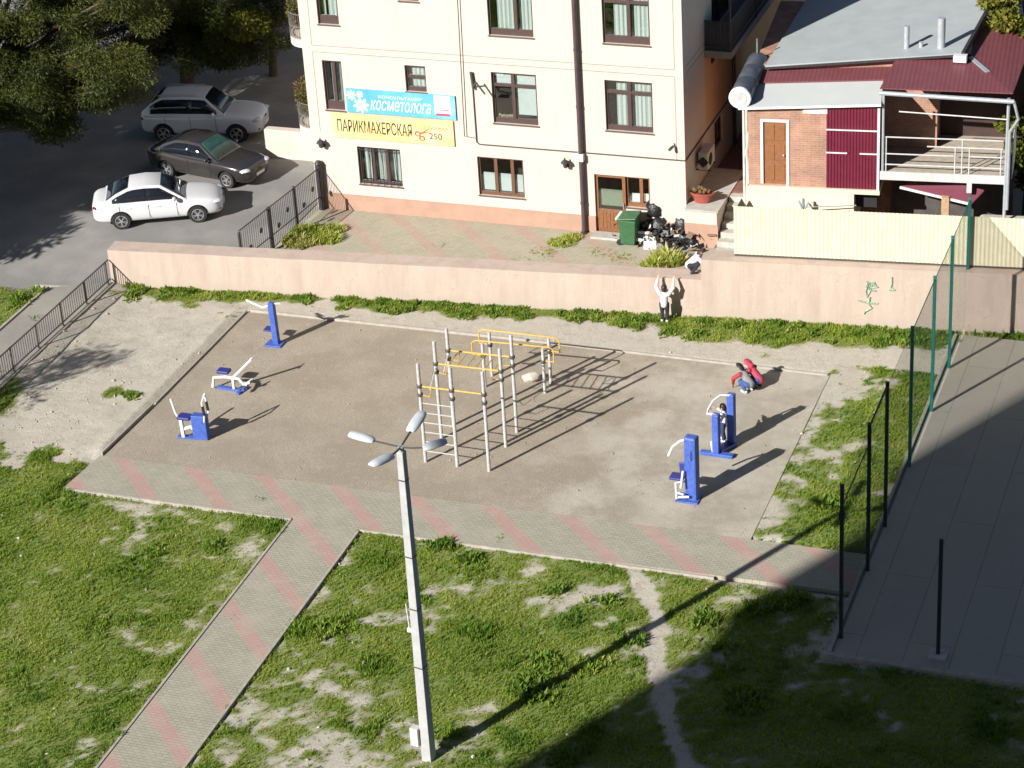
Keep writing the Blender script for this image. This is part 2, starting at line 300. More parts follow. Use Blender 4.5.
# ------------------------------------------------------------------ mesh builder
class MB:
    def __init__(s): s.v = []; s.f = []; s.m = []; s.cur = 0
    def add(s, vs, fs):
        n = len(s.v); s.v += [tuple(p) for p in vs]; s.f += [tuple(i+n for i in f) for f in fs]; s.m += [s.cur]*len(fs); return s
    def box(s, c, size, M=None):
        x, y, z = [k/2 for k in size]; c = Vector(c)
        vs = [Vector((a*x, b*y, d*z)) for d in (-1, 1) for b in (-1, 1) for a in (-1, 1)]
        if M is not None: vs = [M @ p for p in vs]
        return s.add([p+c for p in vs], [(0,2,3,1),(4,5,7,6),(0,1,5,4),(2,6,7,3),(0,4,6,2),(1,3,7,5)])
    def span(s, a, b):
        a, b = Vector(a), Vector(b); return s.box((a+b)/2, [abs(k) for k in (b-a)])
    def bar(s, p, q, w, h, up=(0, 0, 1)):
        p, q = Vector(p), Vector(q); d = q-p; L = d.length; x = d.normalized(); up = Vector(up)
        if abs(x.dot(up)) > 0.98: up = Vector((0, 1, 0))
        y = up.cross(x).normalized(); z = x.cross(y)
        return s.box((p+q)/2, (L, w, h), Matrix((x, y, z)).transposed())
    def tube(s, p, q, r0, r1=None, n=8, cap=True):
        r1 = r0 if r1 is None else r1
        return s.path([p, q], [r0, r1], n, cap)
    def path(s, pts, r, n=8, cap=True):
        pts = [Vector(p) for p in pts]; k = len(pts); rs = r if isinstance(r, (list, tuple)) else [r]*k
        vs = []; ref = None
        for i, p in enumerate(pts):
            d = (pts[min(i+1, k-1)]-pts[max(i-1, 0)]).normalized()
            if ref is None:
                ref = Vector((0, 0, 1)) if abs(d.z) < 0.9 else Vector((1, 0, 0))
            x = (ref - d*ref.dot(d)).normalized(); ref = x; y = d.cross(x)
            vs += [p + (x*math.cos(2*math.pi*j/n) + y*math.sin(2*math.pi*j/n))*rs[i] for j in range(n)]
        fs = [(i*n+j, i*n+(j+1) % n, (i+1)*n+(j+1) % n, (i+1)*n+j) for i in range(k-1) for j in range(n)]
        if cap: fs += [tuple(range(n-1, -1, -1)), tuple(range((k-1)*n, k*n))]
        return s.add(vs, fs)
    def lathe(s, prof, c=(0, 0, 0), n=16, M=None):
        c = Vector(c); vs = []
        for r, z in prof:
            for j in range(n):
                p = Vector((r*math.cos(2*math.pi*j/n), r*math.sin(2*math.pi*j/n), z))
                vs.append((M @ p if M is not None else p)+c)
        k = len(prof)
        fs = [(i*n+j, i*n+(j+1) % n, (i+1)*n+(j+1) % n, (i+1)*n+j) for i in range(k-1) for j in range(n)]
        fs += [tuple(range(n-1, -1, -1)), tuple(range((k-1)*n, k*n))]
        return s.add(vs, fs)
    def ball(s, c, rad, M=None, nu=12, nv=8, jit=0.0, rg=None):
        c = Vector(c); rad = (rad,)*3 if isinstance(rad, (int, float)) else rad; vs = []; rg = rg or rnd
        for i in range(1, nv):
            t = math.pi*i/nv
            for j in range(nu):
                p = 2*math.pi*j/nu; k = 1+jit*(rg.random()*2-1)
                vs.append(Vector((rad[0]*math.sin(t)*math.cos(p), rad[1]*math.sin(t)*math.sin(p), rad[2]*math.cos(t)))*k)
        vs += [Vector((0, 0, rad[2])), Vector((0, 0, -rad[2]))]
        if M is not None: vs = [M @ p for p in vs]
        fs = [(i*nu+j, (i+1)*nu+j, (i+1)*nu+(j+1) % nu, i*nu+(j+1) % nu) for i in range(nv-2) for j in range(nu)]
        t, b = len(vs)-2, len(vs)-1
        fs += [(t, j, (j+1) % nu) for j in range(nu)] + [(b, (nv-2)*nu+(j+1) % nu, (nv-2)*nu+j) for j in range(nu)]
        return s.add([p+c for p in vs], fs)
    def slab(s, pts, down):
        """polygon with a thickness straight down (or along a vector)"""
        pts = [Vector(p) for p in pts]; dn = Vector((0, 0, -down)) if isinstance(down, (int, float)) else Vector(down); n = len(pts)
        nrm = (pts[1]-pts[0]).cross(pts[2]-pts[1])
        if nrm.dot(dn) > 0: pts = pts[::-1]
        vs = pts+[p+dn for p in pts]
        fs = [tuple(range(n)), tuple(range(2*n-1, n-1, -1))]+[(i, i+n, (i+1) % n+n, (i+1) % n) for i in range(n)]
        return s.add(vs, fs)
    def quad(s, a, b, c, d): return s.add([a, b, c, d], [(0, 1, 2, 3)])
    def build(s, name, mats, parent=None, smooth=False, bevel=0.0, local=False, angle=40):
        me = bpy.data.meshes.new(name)
        vs = s.v
        o = bpy.data.objects.new(name, me)
        if parent is not None:
            o.parent = parent
            if not local:
                inv = ROOT[parent.name].inverted(); vs = [inv @ Vector(p) for p in vs]
            ROOT[o.name] = ROOT[parent.name]
        else: ROOT[o.name] = Matrix()
        me.from_pydata([tuple(p) for p in vs], [], s.f)
        for mm in (mats if isinstance(mats, (list, tuple)) else [mats]): me.materials.append(mm)
        me.polygons.foreach_set('material_index', s.m)
        if smooth:
            me.polygons.foreach_set('use_smooth', [True]*len(s.f))
            if angle < 180: me.set_sharp_from_angle(angle=R(angle))
        me.update(); COL.objects.link(o)
        if bevel > 0:
            bv = o.modifiers.new('edge', 'BEVEL'); bv.width = bevel; bv.segments = 2; bv.limit_method = 'ANGLE'
        return o
ROOT = {}
def root(name, loc, label, cat, rz=0.0, group=None):
    o = bpy.data.objects.new(name, None); COL.objects.link(o); o.empty_display_size = 0.3
    o.location = loc; o.rotation_euler = (0, 0, rz); ROOT[o.name] = Matrix.Translation(loc) @ Matrix.Rotation(rz, 4, 'Z')
    o['label'] = label; o['category'] = cat
    if group: o['group'] = group
    return o
def tag(o, label, cat, group=None):
    o['label'] = label; o['category'] = cat
    if group: o['group'] = group
    return o
def recenter(o, loc):
    """give a one-mesh thing its origin at its base"""
    loc = Vector(loc); o.data.transform(Matrix.Translation(-loc)); o.location = loc; ROOT[o.name] = Matrix.Translation(loc); return o
def structure(o): o['kind'] = 'structure'; return o
def stuff(o): o['kind'] = 'stuff'; return o
KIDS = {}
def copy_tree(o, loc=None, rz=None, label=None, group=None, parent=None):
    c = o.copy(); COL.objects.link(c); c.parent = parent
    if loc is not None: c.location = loc
    if rz is not None: c.rotation_euler = (0, 0, rz)
    if label: c['label'] = label
    if group: c['group'] = group
    for ch in list(o.children): copy_tree(ch, parent=c)
    return c

def text_mesh(body, p, width, height, ydepth, M, parent, xdir=Vector((1, 0, 0)), shear=0.0, offset=0.0, name='lettering'):
    """lettering facing -Y, lower left corner at p, fitted to width x height (metres)"""
    cu = bpy.data.curves.new('text', 'FONT'); cu.body = body; cu.size = 1; cu.shear = shear; cu.offset = offset; cu.extrude = 0.002; cu.resolution_u = 3
    to = bpy.data.objects.new('text', cu); COL.objects.link(to)
    dg = bpy.context.evaluated_depsgraph_get(); dg.update()
    me = bpy.data.meshes.new_from_object(to.evaluated_get(dg)); bpy.data.objects.remove(to); bpy.data.curves.remove(cu)
    xs = [v.co.x for v in me.vertices]; ys = [v.co.y for v in me.vertices]
    if not xs: return None
    sx = width/(max(xs)-min(xs)); sy = height/(max(ys)-min(ys)); x0, y0 = min(xs), min(ys)
    inv = ROOT[parent.name].inverted()
    for v in me.vertices:
        w = Vector(p) + xdir*((v.co.x-x0)*sx) + Vector((0, 0, (v.co.y-y0)*sy)) + Vector((0, ydepth + v.co.z*-1.0, 0))
        v.co = inv @ w
    me.materials.clear(); me.materials.append(M)
    o = bpy.data.objects.new(name, me); o.parent = parent; ROOT[o.name] = ROOT[parent.name]; COL.objects.link(o); return o

# smooth value noise for scattering
def vnoise(x, y, seed=0):
    xi = np.floor(x).astype(np.int64); yi = np.floor(y).astype(np.int64); fx = x-xi; fy = y-yi
    fx = fx*fx*(3-2*fx); fy = fy*fy*(3-2*fy)
    def h(a, b):
        n = (a*374761393 + b*668265263 + seed*974634777) & 0xffffffff
        n = ((n ^ (n >> 13))*1274126177) & 0xffffffff
        return ((n ^ (n >> 16)) & 0xffff)/65535.0
    return (h(xi, yi)*(1-fx)+h(xi+1, yi)*fx)*(1-fy)+(h(xi, yi+1)*(1-fx)+h(xi+1, yi+1)*fx)*fy
def fbm(x, y, f, seed=0, oct=4):
    t = 0; a = 0.5; s = 0
    for k in range(oct): t = t+a*vnoise(x*f, y*f, seed+k*17); s += a; f *= 2.03; a *= 0.55
    return t/s

def mesh_np(name, V, F, mats, tint=None, smooth=False):
    """big mesh from numpy arrays; F is (n,3) or (n,4)"""
    me = bpy.data.meshes.new(name); k = F.shape[1]
    me.vertices.add(len(V)); me.vertices.foreach_set('co', V.astype(np.float32).ravel())
    me.loops.add(F.size); me.loops.foreach_set('vertex_index', F.astype(np.int32).ravel())
    me.polygons.add(len(F)); me.polygons.foreach_set('loop_start', np.arange(0, F.size, k, dtype=np.int32)); me.polygons.foreach_set('loop_total', np.full(len(F), k, dtype=np.int32))
    me.update(calc_edges=True)
    if tint is not None:
        a = me.attributes.new('tint', 'FLOAT', 'POINT'); a.data.foreach_set('value', tint.astype(np.float32))
    if smooth: me.polygons.foreach_set('use_smooth', np.ones(len(F), dtype=bool))
    for mm in (mats if isinstance(mats, (list, tuple)) else [mats]): me.materials.append(mm)
    o = bpy.data.objects.new(name, me); COL.objects.link(o); ROOT[o.name] = Matrix(); return o

# ------------------------------------------------------------------ ground, paving
def wall_front(x): return 65.56 + (np.asarray(x)+38.5)*0.10051      # foot line of the long wall
LAMP = lvl(429, 757)
def seg_dist(x, y, pts):
    d = np.full(np.shape(x), 1e9)
    for (ax, ay), (bx, by) in zip(pts[:-1], pts[1:]):
        t = np.clip(((x-ax)*(bx-ax)+(y-ay)*(by-ay))/((bx-ax)**2+(by-ay)**2), 0, 1)
        d = np.minimum(d, np.hypot(x-ax-t*(bx-ax), y-ay-t*(by-ay)))
    return d
TRAIL = [(-17.0, 52.9), (-16.3, 51.7), (-15.55, 50.5), (-15.2, 48.7), (-14.5, 47.2), (-14.0, 46.0), (-13.1, 44.6), (-12.6, 42.0), (-12.4, 36)]
def blob(x, y, cx, cy, rx, ry): return np.exp(-(((x-cx)/rx)**2+((y-cy)/ry)**2))
def cover(x, y):
    """share of the soil under green, 0..1 (where grass grows in the place)"""
    x = np.asarray(x, float); y = np.asarray(y, float)
    n = fbm(x, y, 0.55, 3, 5); n2 = fbm(x, y, 1.7, 9, 4)
    n3 = (fbm(x, y, 4.2, 13, 3)-0.5)*1.1
    c = np.zeros(x.shape)
    lawn_l = (x < -26.85) & (y < 53.0 + np.where(x < -34.2, 1.3+1.5*(fbm(x, y, 0.8, 5)-0.5)*2, 0))
    v = 0.92 + n3*1.15 + (n-0.5)*1.1 + (n2-0.5)*0.9 - 0.5*blob(x, y, -27.3, 51.2, 0.5, 1.2) - 0.5*blob(x, y, -31.9, 52.4, 1.1, 0.4) - 0.3*blob(x, y, -29.3, 45.8, 1.0, 0.7) - 0.3*blob(x, y, -27.4, 47.6, 0.4, 0.7) - 0.3*blob(x, y, -30.8, 51.0, 0.5, 0.5)
    c = np.where(lawn_l, np.maximum(v, 0.24), c)
    lawn_m = (x > -24.85) & (x < -15.4) & (y < 52.75)
    v = 0.76 + n3*1.15 + (n-0.5)*1.5 + (n2-0.5)*1.1 - 0.5*blob(x, y, -21.5, 43.2, 4.2, 1.7) - 0.42*blob(x, y, -17.3, 51.5, 1.2, 0.8) - 0.35*blob(x, y, -20.2, 50.5, 1.2, 0.8) - 0.3*blob(x, y, -23.6, 47.0, 0.7, 1.5) + 0.35*blob(x, y, -18.5, 47.5, 2.0, 1.6) + 0.4*blob(x, y, -21.9, 52.0, 2.2, 0.5) - 0.3*blob(x, y, -24.6, 50.5, 0.4, 2.0)
    c = np.where(lawn_m, np.maximum(v+0.05, 0.2), c)
    lawn_r = (x >= -15.4) & (y < 52.6) & ~((x > -11.2) & (y > 49.75))
    v = 0.86 + n3 + (n-0.5)*1.3 + (n2-0.5)*0.6 - 0.6*blob(x, y, -13.9, 52.0, 0.7, 0.5) - 0.4*blob(x, y, -11.5, 50.8, 0.4, 2.0)
    c = np.where(lawn_r, np.maximum(v, 0.22), c)
    c = c - 1.3*np.exp(-(seg_dist(x, y, TRAIL)/0.19)**2)*(y < 52.8)*(0.55+0.8*n2)
    # strip along the long wall
    s = wall_front(x)-y
    wdt = np.where(x < -34, 0.75, np.where(x < -31.2, 0.65, np.where(x < -26, 0.75, np.where(x < -20, 0.95, 1.75))))*(0.35+1.3*fbm(x, y*0+3, 0.9, 21, 3))
    gap = blob(x, y, -31.5, 65.7, 0.45, 0.8)
    strip = (s > -0.05) & (s < 2.6) & (x > -38.6) & (x < -11.2) | (s > -0.05) & (s < 0.9) & (x >= -11.2) & (x < -4)
    c = np.where(strip, np.maximum(c, 1.15 - np.clip(s/wdt, 0, 3)**2 + 0.12 + (n2-0.5)*1.9 - gap*1.2 - 0.75*blob(x, y, -12.6, 66.5, 1.4, 0.55) - 0.5*blob(x, y, -16.5, 65.75, 2.5, 0.2)), c)
    c = np.where((x < -34) & (s > 0.6) & (s < 2.0), np.maximum(c, 0.25+(n2-0.5)*1.8-0.25*(s-0.6)), c)
    # strip beside the court
    right = (x > -14.25) & (x < -10.95) & (y > 54.7) & (y < 65.4)
    v = 0.78 + n3*1.3 + (n-0.5)*1.5 + (n2-0.5)*1.3 + np.clip((x+13.1)*0.25, -0.6, 0.3) - 0.5*blob(x, y, -13.7, 64.5, 0.8, 1.6) - 0.45*blob(x, y, -14.2, 57.5, 0.7, 1.5) + 0.35*blob(x, y, -12.6, 57.0, 0.9, 1.0)
    c = np.where(right, v, c)
    # left dirt apron
    ap = (x > -39.05) & (x < -34) & (y >= 54.0) & (y < 65.0)
    v = -0.2 + (n2-0.5)*0.5 + 1.5*blob(x, y, -38.8, 57.0, 0.75, 1.6) + 1.5*blob(x, y, -35.45, 58.5, 0.32, 0.42) + 0.6*blob(x, y, -36.9, 54.2, 2.2, 0.7) + 0.8*blob(x, y, -38.7, 65.0, 0.6, 0.6)
    c = np.where(ap, np.maximum(c, v), c)
    # verge beyond the left pavement, and the garden strip on the terrace
    c = np.where((x < -41.05) & (y < 64.5), 0.95+(n2-0.5)*0.5, c)
    c = np.where((x <= -39.05) & (x >= -41.05), 0.0, c)
    return np.clip(c, 0, 1)
def ground_z(x, y):
    x = np.asarray(x, float); y = np.asarray(y, float)
    z = (fbm(x, y, 0.45, 31, 4)-0.5)*0.16 + (fbm(x, y, 2.2, 37, 3)-0.5)*0.045 - 0.035
    d = np.minimum(np.abs(x+25.85)-1.02, 1e9); d = np.where(y < 54.9, d, 1e9)
    e = np.maximum(np.maximum(52.78-y, 0), np.maximum(y-54.85, 0)); e = np.where((x > -34.3) & (x < -10.8), np.where(y < 53.8, 52.78-y, np.maximum(-33.95-x, np.maximum(x+14.2, 0))), 1e9)
    k = np.clip(np.minimum(np.abs(d), np.abs(e))/0.8, 0, 1)
    z = z*(0.08+0.92*k) - 0.012*(1-k)
    z = z + np.where((y > 54.6) & (y < 64.9), 0.075*np.clip(1-np.abs(x+34.0)/1.6, 0, 1)*(x < -33.9)*np.clip((y-54.6)/0.6, 0, 1), 0)
    z = z + np.where((x >= -39.0) & (x < -37.2) & (y > 52.5) & (y < 65.6), 0.16*np.clip(1-(x+38.9)/1.6, 0, 1)*np.clip((y-52.5)/2, 0, 1), 0)
    inside = ((x > -33.88) & (x < -14.5) & (y > 52.78) & (y < 64.75)) | ((np.abs(x+25.85) < 1.0) & (y < 53)) | ((x > -34.3) & (x < -10.8) & (y > 52.78) & (y < 54.85)) | ((x > -10.75) & (y > 50.1) & (y < 67.8))
    z = np.where(inside, -0.12, z)
    z = np.where((x < -39.0) & (y < 66), np.where((x < -41.0), np.where(y < 64.35, 0.14+(fbm(x, y, 0.9, 41)-0.5)*0.12, -0.1), 0.0), z)
    return z

def build_ground():
    x0, x1, y0, y1, st = -47.0, -2.0, 37.0, 68.0, 0.18
    nx, ny = int((x1-x0)/st)+1, int((y1-y0)/st)+1
    gx, gy = np.meshgrid(np.linspace(x0, x1, nx), np.linspace(y0, y1, ny)); X, Y = gx.ravel(), gy.ravel()
    V = np.stack([X, Y, ground_z(X, Y)], 1); cv = cover(X, Y)
    edge = (gx == x0) | (gx == x1) | (gy == y0) | (gy == y1); V[edge.ravel(), 2] = -0.05
    i = np.arange(nx*ny).reshape(ny, nx)
    F = np.stack([i[:-1, :-1], i[:-1, 1:], i[1:, 1:], i[1:, :-1]], -1).reshape(-1, 4)
    n = len(V); Rr = 900.0
    out = np.array([(-Rr, -Rr, -0.05), (Rr, -Rr, -0.05), (Rr, Rr, -0.05), (-Rr, Rr, -0.05)])
    V = np.vstack([V, out]); c = [i[0, 0], i[0, -1], i[-1, -1], i[-1, 0]]
    # outer ring as four big quads (edge rows are straight, so no gaps)
    F = np.vstack([F, [[n, n+1, c[1], c[0]], [n+1, n+2, c[2], c[1]], [n+2, n+3, c[3], c[2]], [n+3, n, c[0], c[3]]]])
    o = mesh_np('ground', V, F, soilm, smooth=True)
    a = o.data.attributes.new('cover', 'FLOAT', 'POINT'); a.data.foreach_set('value', np.concatenate([cv, [0.5]*4]).astype(np.float32))
    return structure(o)
build_ground()

def flat(name, pts, z, M, thick=0.12):
    b = MB(); b.slab([(x, y, z if len(q) == 0 else q[0]) for x, y, *q in pts], thick); return structure(b.build(name, M))
def fine_sheet(name, x0, x1, y0, y1, zf, M, st=0.25):
    nx, ny = int((x1-x0)/st)+1, int((y1-y0)/st)+1
    gx, gy = np.meshgrid(np.linspace(x0, x1, nx), np.linspace(y0, y1, ny)); X, Y = gx.ravel(), gy.ravel()
    i = np.arange(nx*ny).reshape(ny, nx)
    F = np.stack([i[:-1, :-1], i[:-1, 1:], i[1:, 1:], i[1:, :-1]], -1).reshape(-1, 4)
    return structure(mesh_np(name, np.stack([X, Y, zf(X, Y)], 1), F, M, smooth=True))
fine_sheet('playground', -33.85, -14.25, 54.78, 64.66, lambda x, y: 0.004+(fbm(x, y, 0.6, 51)-0.5)*0.02, gravel)
flat('path_pavement', [(-34.1, 52.84), (-26.86, 52.84), (-24.86, 52.76), (-14.7, 52.82), (-10.95, 52.9), (-10.95, 54.8), (-33.95, 54.8)], 0.035, paver)
flat('path', [(-26.75, 36.0), (-24.78, 36.0), (-24.86, 52.76), (-26.86, 52.836)], 0.035, paver)
b = MB()
b.span((-34.0, 52.74, -0.1), (-26.9, 52.832, 0.05)); b.span((-24.83, 52.68, -0.1), (-14.7, 52.756, 0.05))
structure(b.build('pavement_kerb', kerbm, bevel=0.008))
b = MB()
b.bar((-24.74, 36, -0.02), (-24.815, 52.6, -0.02), 0.07, 0.16); b.bar((-26.79, 36, -0.02), (-26.905, 52.7, -0.02), 0.07, 0.16)
structure(b.build('path_kerb', kerbm, bevel=0.008))
b = MB()
b.bar((-33.93, 54.86, 0.0), (-33.82, 58.0, 0.0), 0.05, 0.19); b.bar((-33.79, 58.1, -0.02), (-33.71, 64.66, -0.02), 0.05, 0.17)
b.bar((-33.6, 64.72, 0.02), (-24.0, 64.70, 0.015), 0.1, 0.12); b.bar((-23.9, 64.71, 0.015), (-14.3, 64.55, 0.01), 0.1, 0.10)
structure(b.build('playground_kerb', kerbm, bevel=0.01))
# street on the left with its pavement, parking place and upper terrace
road_z = lambda x, y: 0.06+np.clip((y-64.5)/3.5, 0, 1)*0.24 + 0*x
fine_sheet('road', -75, -39.04, 64.2, 112, road_z, asphalt, 0.4)
fine_sheet('parking_place', -39.04, -34.62, 66.0, 112, road_z, asphalt, 0.4)
flat('sidewalk', [(-41.0, 30), (-39.04, 30), (-39.04, 65.4), (-41.0, 64.6)], 0.16, asphaltmat('pale_pavement_asphalt', (0.26, 0.245, 0.215), (0.36, 0.33, 0.27)), 0.4)
b = MB(); b.span((-39.04, 40, -0.2), (-38.92, 65.42, 0.185)); structure(b.build('sidewalk_kerb', kerbm, bevel=0.01))
b = MB(); b.bar((-41.05, 30, 0.1), (-41.05, 64.6, 0.1), 0.1, 0.22); b.bar((-41.6, 64.72, 0.04), (-39.7, 64.95, 0.04), 0.1, 0.2); structure(b.build('verge_kerb', kerbm, bevel=0.01))
flat('terrace', [(-34.58, 66.2), (-18.5, 67.8), (3, 70.0), (3, 95), (-34.58, 95)], 0.30, terracepaver, 0.4)
# sports court
fine_sheet('court', -10.95, 6, 49.95, 68.0, lambda x, y: 0.055+(fbm(x, y, 0.5, 61)-0.5)*0.012, court_m, 0.3)
b = MB(); b.bar((-11.2, 49.88, 0.03), (6, 49.75, 0.03), 0.14, 0.22); b.bar((-11.02, 49.97, 0.03), (-11.02, 67.9, 0.03), 0.1, 0.2)
structure(b.build('court_kerb', kerbm, bevel=0.012))

# ------------------------------------------------------------------ long wall
TH = math.atan(0.10051)
WD = Vector((math.cos(TH), math.sin(TH), 0)); WN = Vector((-WD.y, WD.x, 0)); W0 = Vector((-38.5, 65.56, 0))
def wp(x, off=0.0, z=0.0):
    t = (x-W0.x)/WD.x; return W0 + WD*t + WN*off + Vector((0, 0, z))
b = MB()
def wallpiece(x0, x1, top, th, st=0.9, wob=0.012):
    n = int((x1-x0)/st); xs = [x0+(x1-x0)*i/n for i in range(n+1)]; vs = []
    for x in xs:
        w = wob*(rnd.random()-0.5)*2; w2 = wob*(rnd.random()-0.5)*2
        vs += [wp(x, 0, -0.3), wp(x, 0, top+w2), wp(x, th+w, top+w2), wp(x, th, -0.3)]
    fs = [(i*4+k, i*4+k+4, i*4+(k+1) % 4+4, i*4+(k+1) % 4) for i in range(n) for k in range(4)]
    fs += [(3, 2, 1, 0), tuple(n*4+k for k in range(4))]
    b.add(vs, fs)
wallpiece(-39.1, -19.04, 1.33, 0.74)
ow = b.build('retaining_wall', pinkwall)
recenter(ow, wp(-29, 0, 0)); tag(ow, 'long low pinkish plaster wall with a broad flat top above the playground', 'wall')
b = MB(); wallpiece(-19.04, 4, 2.03, 0.75)
ow2 = b.build('retaining_wall', pinkwall); recenter(ow2, wp(-12, 0, 0)); tag(ow2, 'taller pinkish plaster wall carrying the cream metal fence, with green graffiti', 'wall')
# green scrawl
g = MB(); gm = mat('faded_green_paint', (0.14, 0.36, 0.235), 0.8, 0.35, 14, col2=(0.42, 0.42, 0.32))
def scr(px): g.path([pln(x, y, W0 - WN*0.006, WN) for x, y in px], 0.036, 4)
scr([(866, 287), (868, 282), (872, 283), (878, 287), (872, 288), (868, 286), (870, 290), (876, 291)]); scr([(868, 284), (866, 291), (867, 297), (870, 291), (872, 284)])
scr([(858, 300), (865, 302), (870, 303), (878, 303.5)]); scr([(870, 297), (869, 304), (872, 308), (865, 312), (864, 314)]); scr([(892, 277), (892, 283), (891, 288), (893, 288)]); scr([(889, 290), (895, 290)])
scr([(867, 281), (871, 286), (876, 285), (874, 282)])
g.build('graffiti', gm, ow2)
# ------------------------------------------------------------------ apartment house with the hairdresser's
FY = 72.45; BX0, BX1, BZT = -34.45, -20.9, 16.0
bld = root('apartment_house', (-27.7, FY, 0.3), 'cream rendered apartment house with brown windows and a salmon plinth', 'apartment house')
def frect(p):  # opening from its four seen corners, on the facade
    q = [fac(x, y, FY) for x, y in p]
    return (q[0].x+q[3].x)/2, (q[1].x+q[2].x)/2, (q[2].z+q[3].z)/2, (q[0].z+q[1].z)/2
OPEN = {
 'w1': frect([(315.5, -18), (337, -17), (337.5, 25), (317, 24)]),
 'w2': frect([(396.5, -25), (417, -24), (418.5, 2), (398.5, 0.5)]),
 'w3': frect([(485.5, -16), (531.5, -13), (533, 38), (489, 35)]),
 'w4': frect([(601, -9), (649, -5.5), (650, 46), (603, 43)]),
 'v1': frect([(321.5, 60), (341.5, 61.5), (345, 111), (326.5, 109.5)]),
 'v2': frect([(404, 65), (425, 66.5), (427, 93), (406.5, 91)]),
 'v3': frect([(490.5, 72), (536, 75), (538.5, 126.5), (494, 122.5)]),
 'v4': frect([(604, 80), (652, 83), (653.5, 134), (606.5, 130)]),
 'u1': frect([(356.5, 146.5), (400, 149.5), (403, 187), (360.5, 184)]),
 'u2': frect([(476.5, 156.5), (523, 160), (525, 198.5), (480, 195)]),
}
dX0 = fac(594, 174, FY).x; dX1 = fac(625, 177, FY).x; dX2 = fac(649.5, 178, FY).x; dZ1 = fac(594, 174, FY).z; dZw = fac(650, 209, FY).z
OPEN['door'] = (dX0, dX1, 0.30, dZ1); OPEN['doorwin'] = (dX1, dX2, dZw, dZ1)
def hole_wall(mb, x0, x1, z0, z1, holes, depth, P):
    """front skin with true openings and their reveals; P(x, inward, z) gives the place"""
    xs = sorted({x0, x1, *[h[0] for h in holes], *[h[1] for h in holes]}); zs = sorted({z0, z1, *[h[2] for h in holes], *[h[3] for h in holes]})
    for i in range(len(xs)-1):
        for j in range(len(zs)-1):
            cx, cz = (xs[i]+xs[i+1])/2, (zs[j]+zs[j+1])/2
            if any(h[0] < cx < h[1] and h[2] < cz < h[3] for h in holes): continue
            mb.quad(P(xs[i], 0, zs[j]), P(xs[i+1], 0, zs[j]), P(xs[i+1], 0, zs[j+1]), P(xs[i], 0, zs[j+1]))
    for a, c, d, e in holes:
        mb.quad(P(a, 0, d), P(a, 0, e), P(a, depth, e), P(a, depth, d)); mb.quad(P(c, 0, d), P(c, depth, d), P(c, depth, e), P(c, 0, e))
        mb.quad(P(a, 0, e), P(c, 0, e), P(c, depth, e), P(a, depth, e)); mb.quad(P(a, 0, d), P(a, depth, d), P(c, depth, d), P(c, 0, d))
FP = lambda x, i, z: Vector((x, FY+i, z))
b = MB()
hs = [OPEN[k] for k in OPEN if k not in ('door', 'doorwin')] + [(dX0, dX1+0.001, 0.30, dZ1), (dX1+0.001, dX2, dZw, dZ1)]
hole_wall(b, BX0, BX1, 0.0, BZT, hs, 0.17, FP)
b.quad((BX0, FY, 0), (BX0, FY, BZT), (BX0, 92, BZT), (BX0, 92, 0)); b.quad((BX0, 92, 0), (BX0, 92, BZT), (BX1, 92, BZT), (BX1, 92, 0)); b.quad((BX0, FY, BZT), (BX1, FY, BZT), (BX1, 92, BZT), (BX0, 92, BZT))
SP = lambda y, i, z: Vector((BX1-i, y, z))
sw = [(76.2, 77.3, 2.0, 3.05), (76.1, 78.6, 6.35, 8.6)]
hole_wall(b, FY, 75.1, 0.0, BZT, [], 0.15, SP)
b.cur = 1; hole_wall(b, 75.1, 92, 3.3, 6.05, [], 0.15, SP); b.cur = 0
hole_wall(b, 75.1, 92, 0.0, 3.3, sw[:1], 0.15, SP); hole_wall(b, 75.1, 92, 6.05, BZT, sw[1:], 0.15, SP)
b.build('wall', [cream, bounce_tint], bld)
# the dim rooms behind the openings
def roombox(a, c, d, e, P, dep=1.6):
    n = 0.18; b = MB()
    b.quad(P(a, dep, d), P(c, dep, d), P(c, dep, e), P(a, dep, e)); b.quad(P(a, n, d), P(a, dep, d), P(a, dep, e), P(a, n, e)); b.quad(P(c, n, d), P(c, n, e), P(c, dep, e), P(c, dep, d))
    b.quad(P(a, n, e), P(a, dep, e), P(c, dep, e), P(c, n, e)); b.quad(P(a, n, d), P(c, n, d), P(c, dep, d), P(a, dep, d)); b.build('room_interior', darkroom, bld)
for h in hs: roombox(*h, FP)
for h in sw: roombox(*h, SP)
# plinth either side of the door, dark strips for groove shade, cable
b = MB(); zp = fac(344.4, 193.75, FY).z
b.span((BX0+0.42, FY-0.03, 0.1), (dX0, FY+0.05, zp)); b.span((dX2+0.35, FY-0.03, 0.1), (BX1+0.03, FY+0.05, zp)); b.span((dX1+0.02, FY-0.03, 0.1), (dX2+0.35, FY+0.05, zp-0.02))
b.build('plinth', salmon, bld)
grv = mat('shadow_groove_grey', (0.30, 0.27, 0.23), 0.9, 0.05, 5)  # strips stand slightly proud; the grooves' shade is in their grey
b = MB(); zl1 = fac(500, 57.9, FY).z; zl2 = fac(500, 64.6, FY).z; xg0 = fac(312, 48, FY).x; xg1 = fac(674.5, 74, FY).x; zc = fac(580, 152, FY).z
for z in (zl1, zl2): b.span((xg0, FY-0.005, z-0.014), (xg1, FY+0.01, z+0.014))
b.span((xg0-0.013, FY-0.006, zl1+0.014), (xg0+0.013, FY+0.01, BZT)); b.span((xg1-0.013, FY-0.006, zl1+0.014), (xg1+0.013, FY+0.01, BZT))
b.span((xg0-0.013, FY-0.006, zc), (xg0+0.013, FY+0.01, zl2-0.014)); b.span((xg1-0.013, FY-0.006, zc), (xg1+0.013, FY+0.01, zl2-0.014))
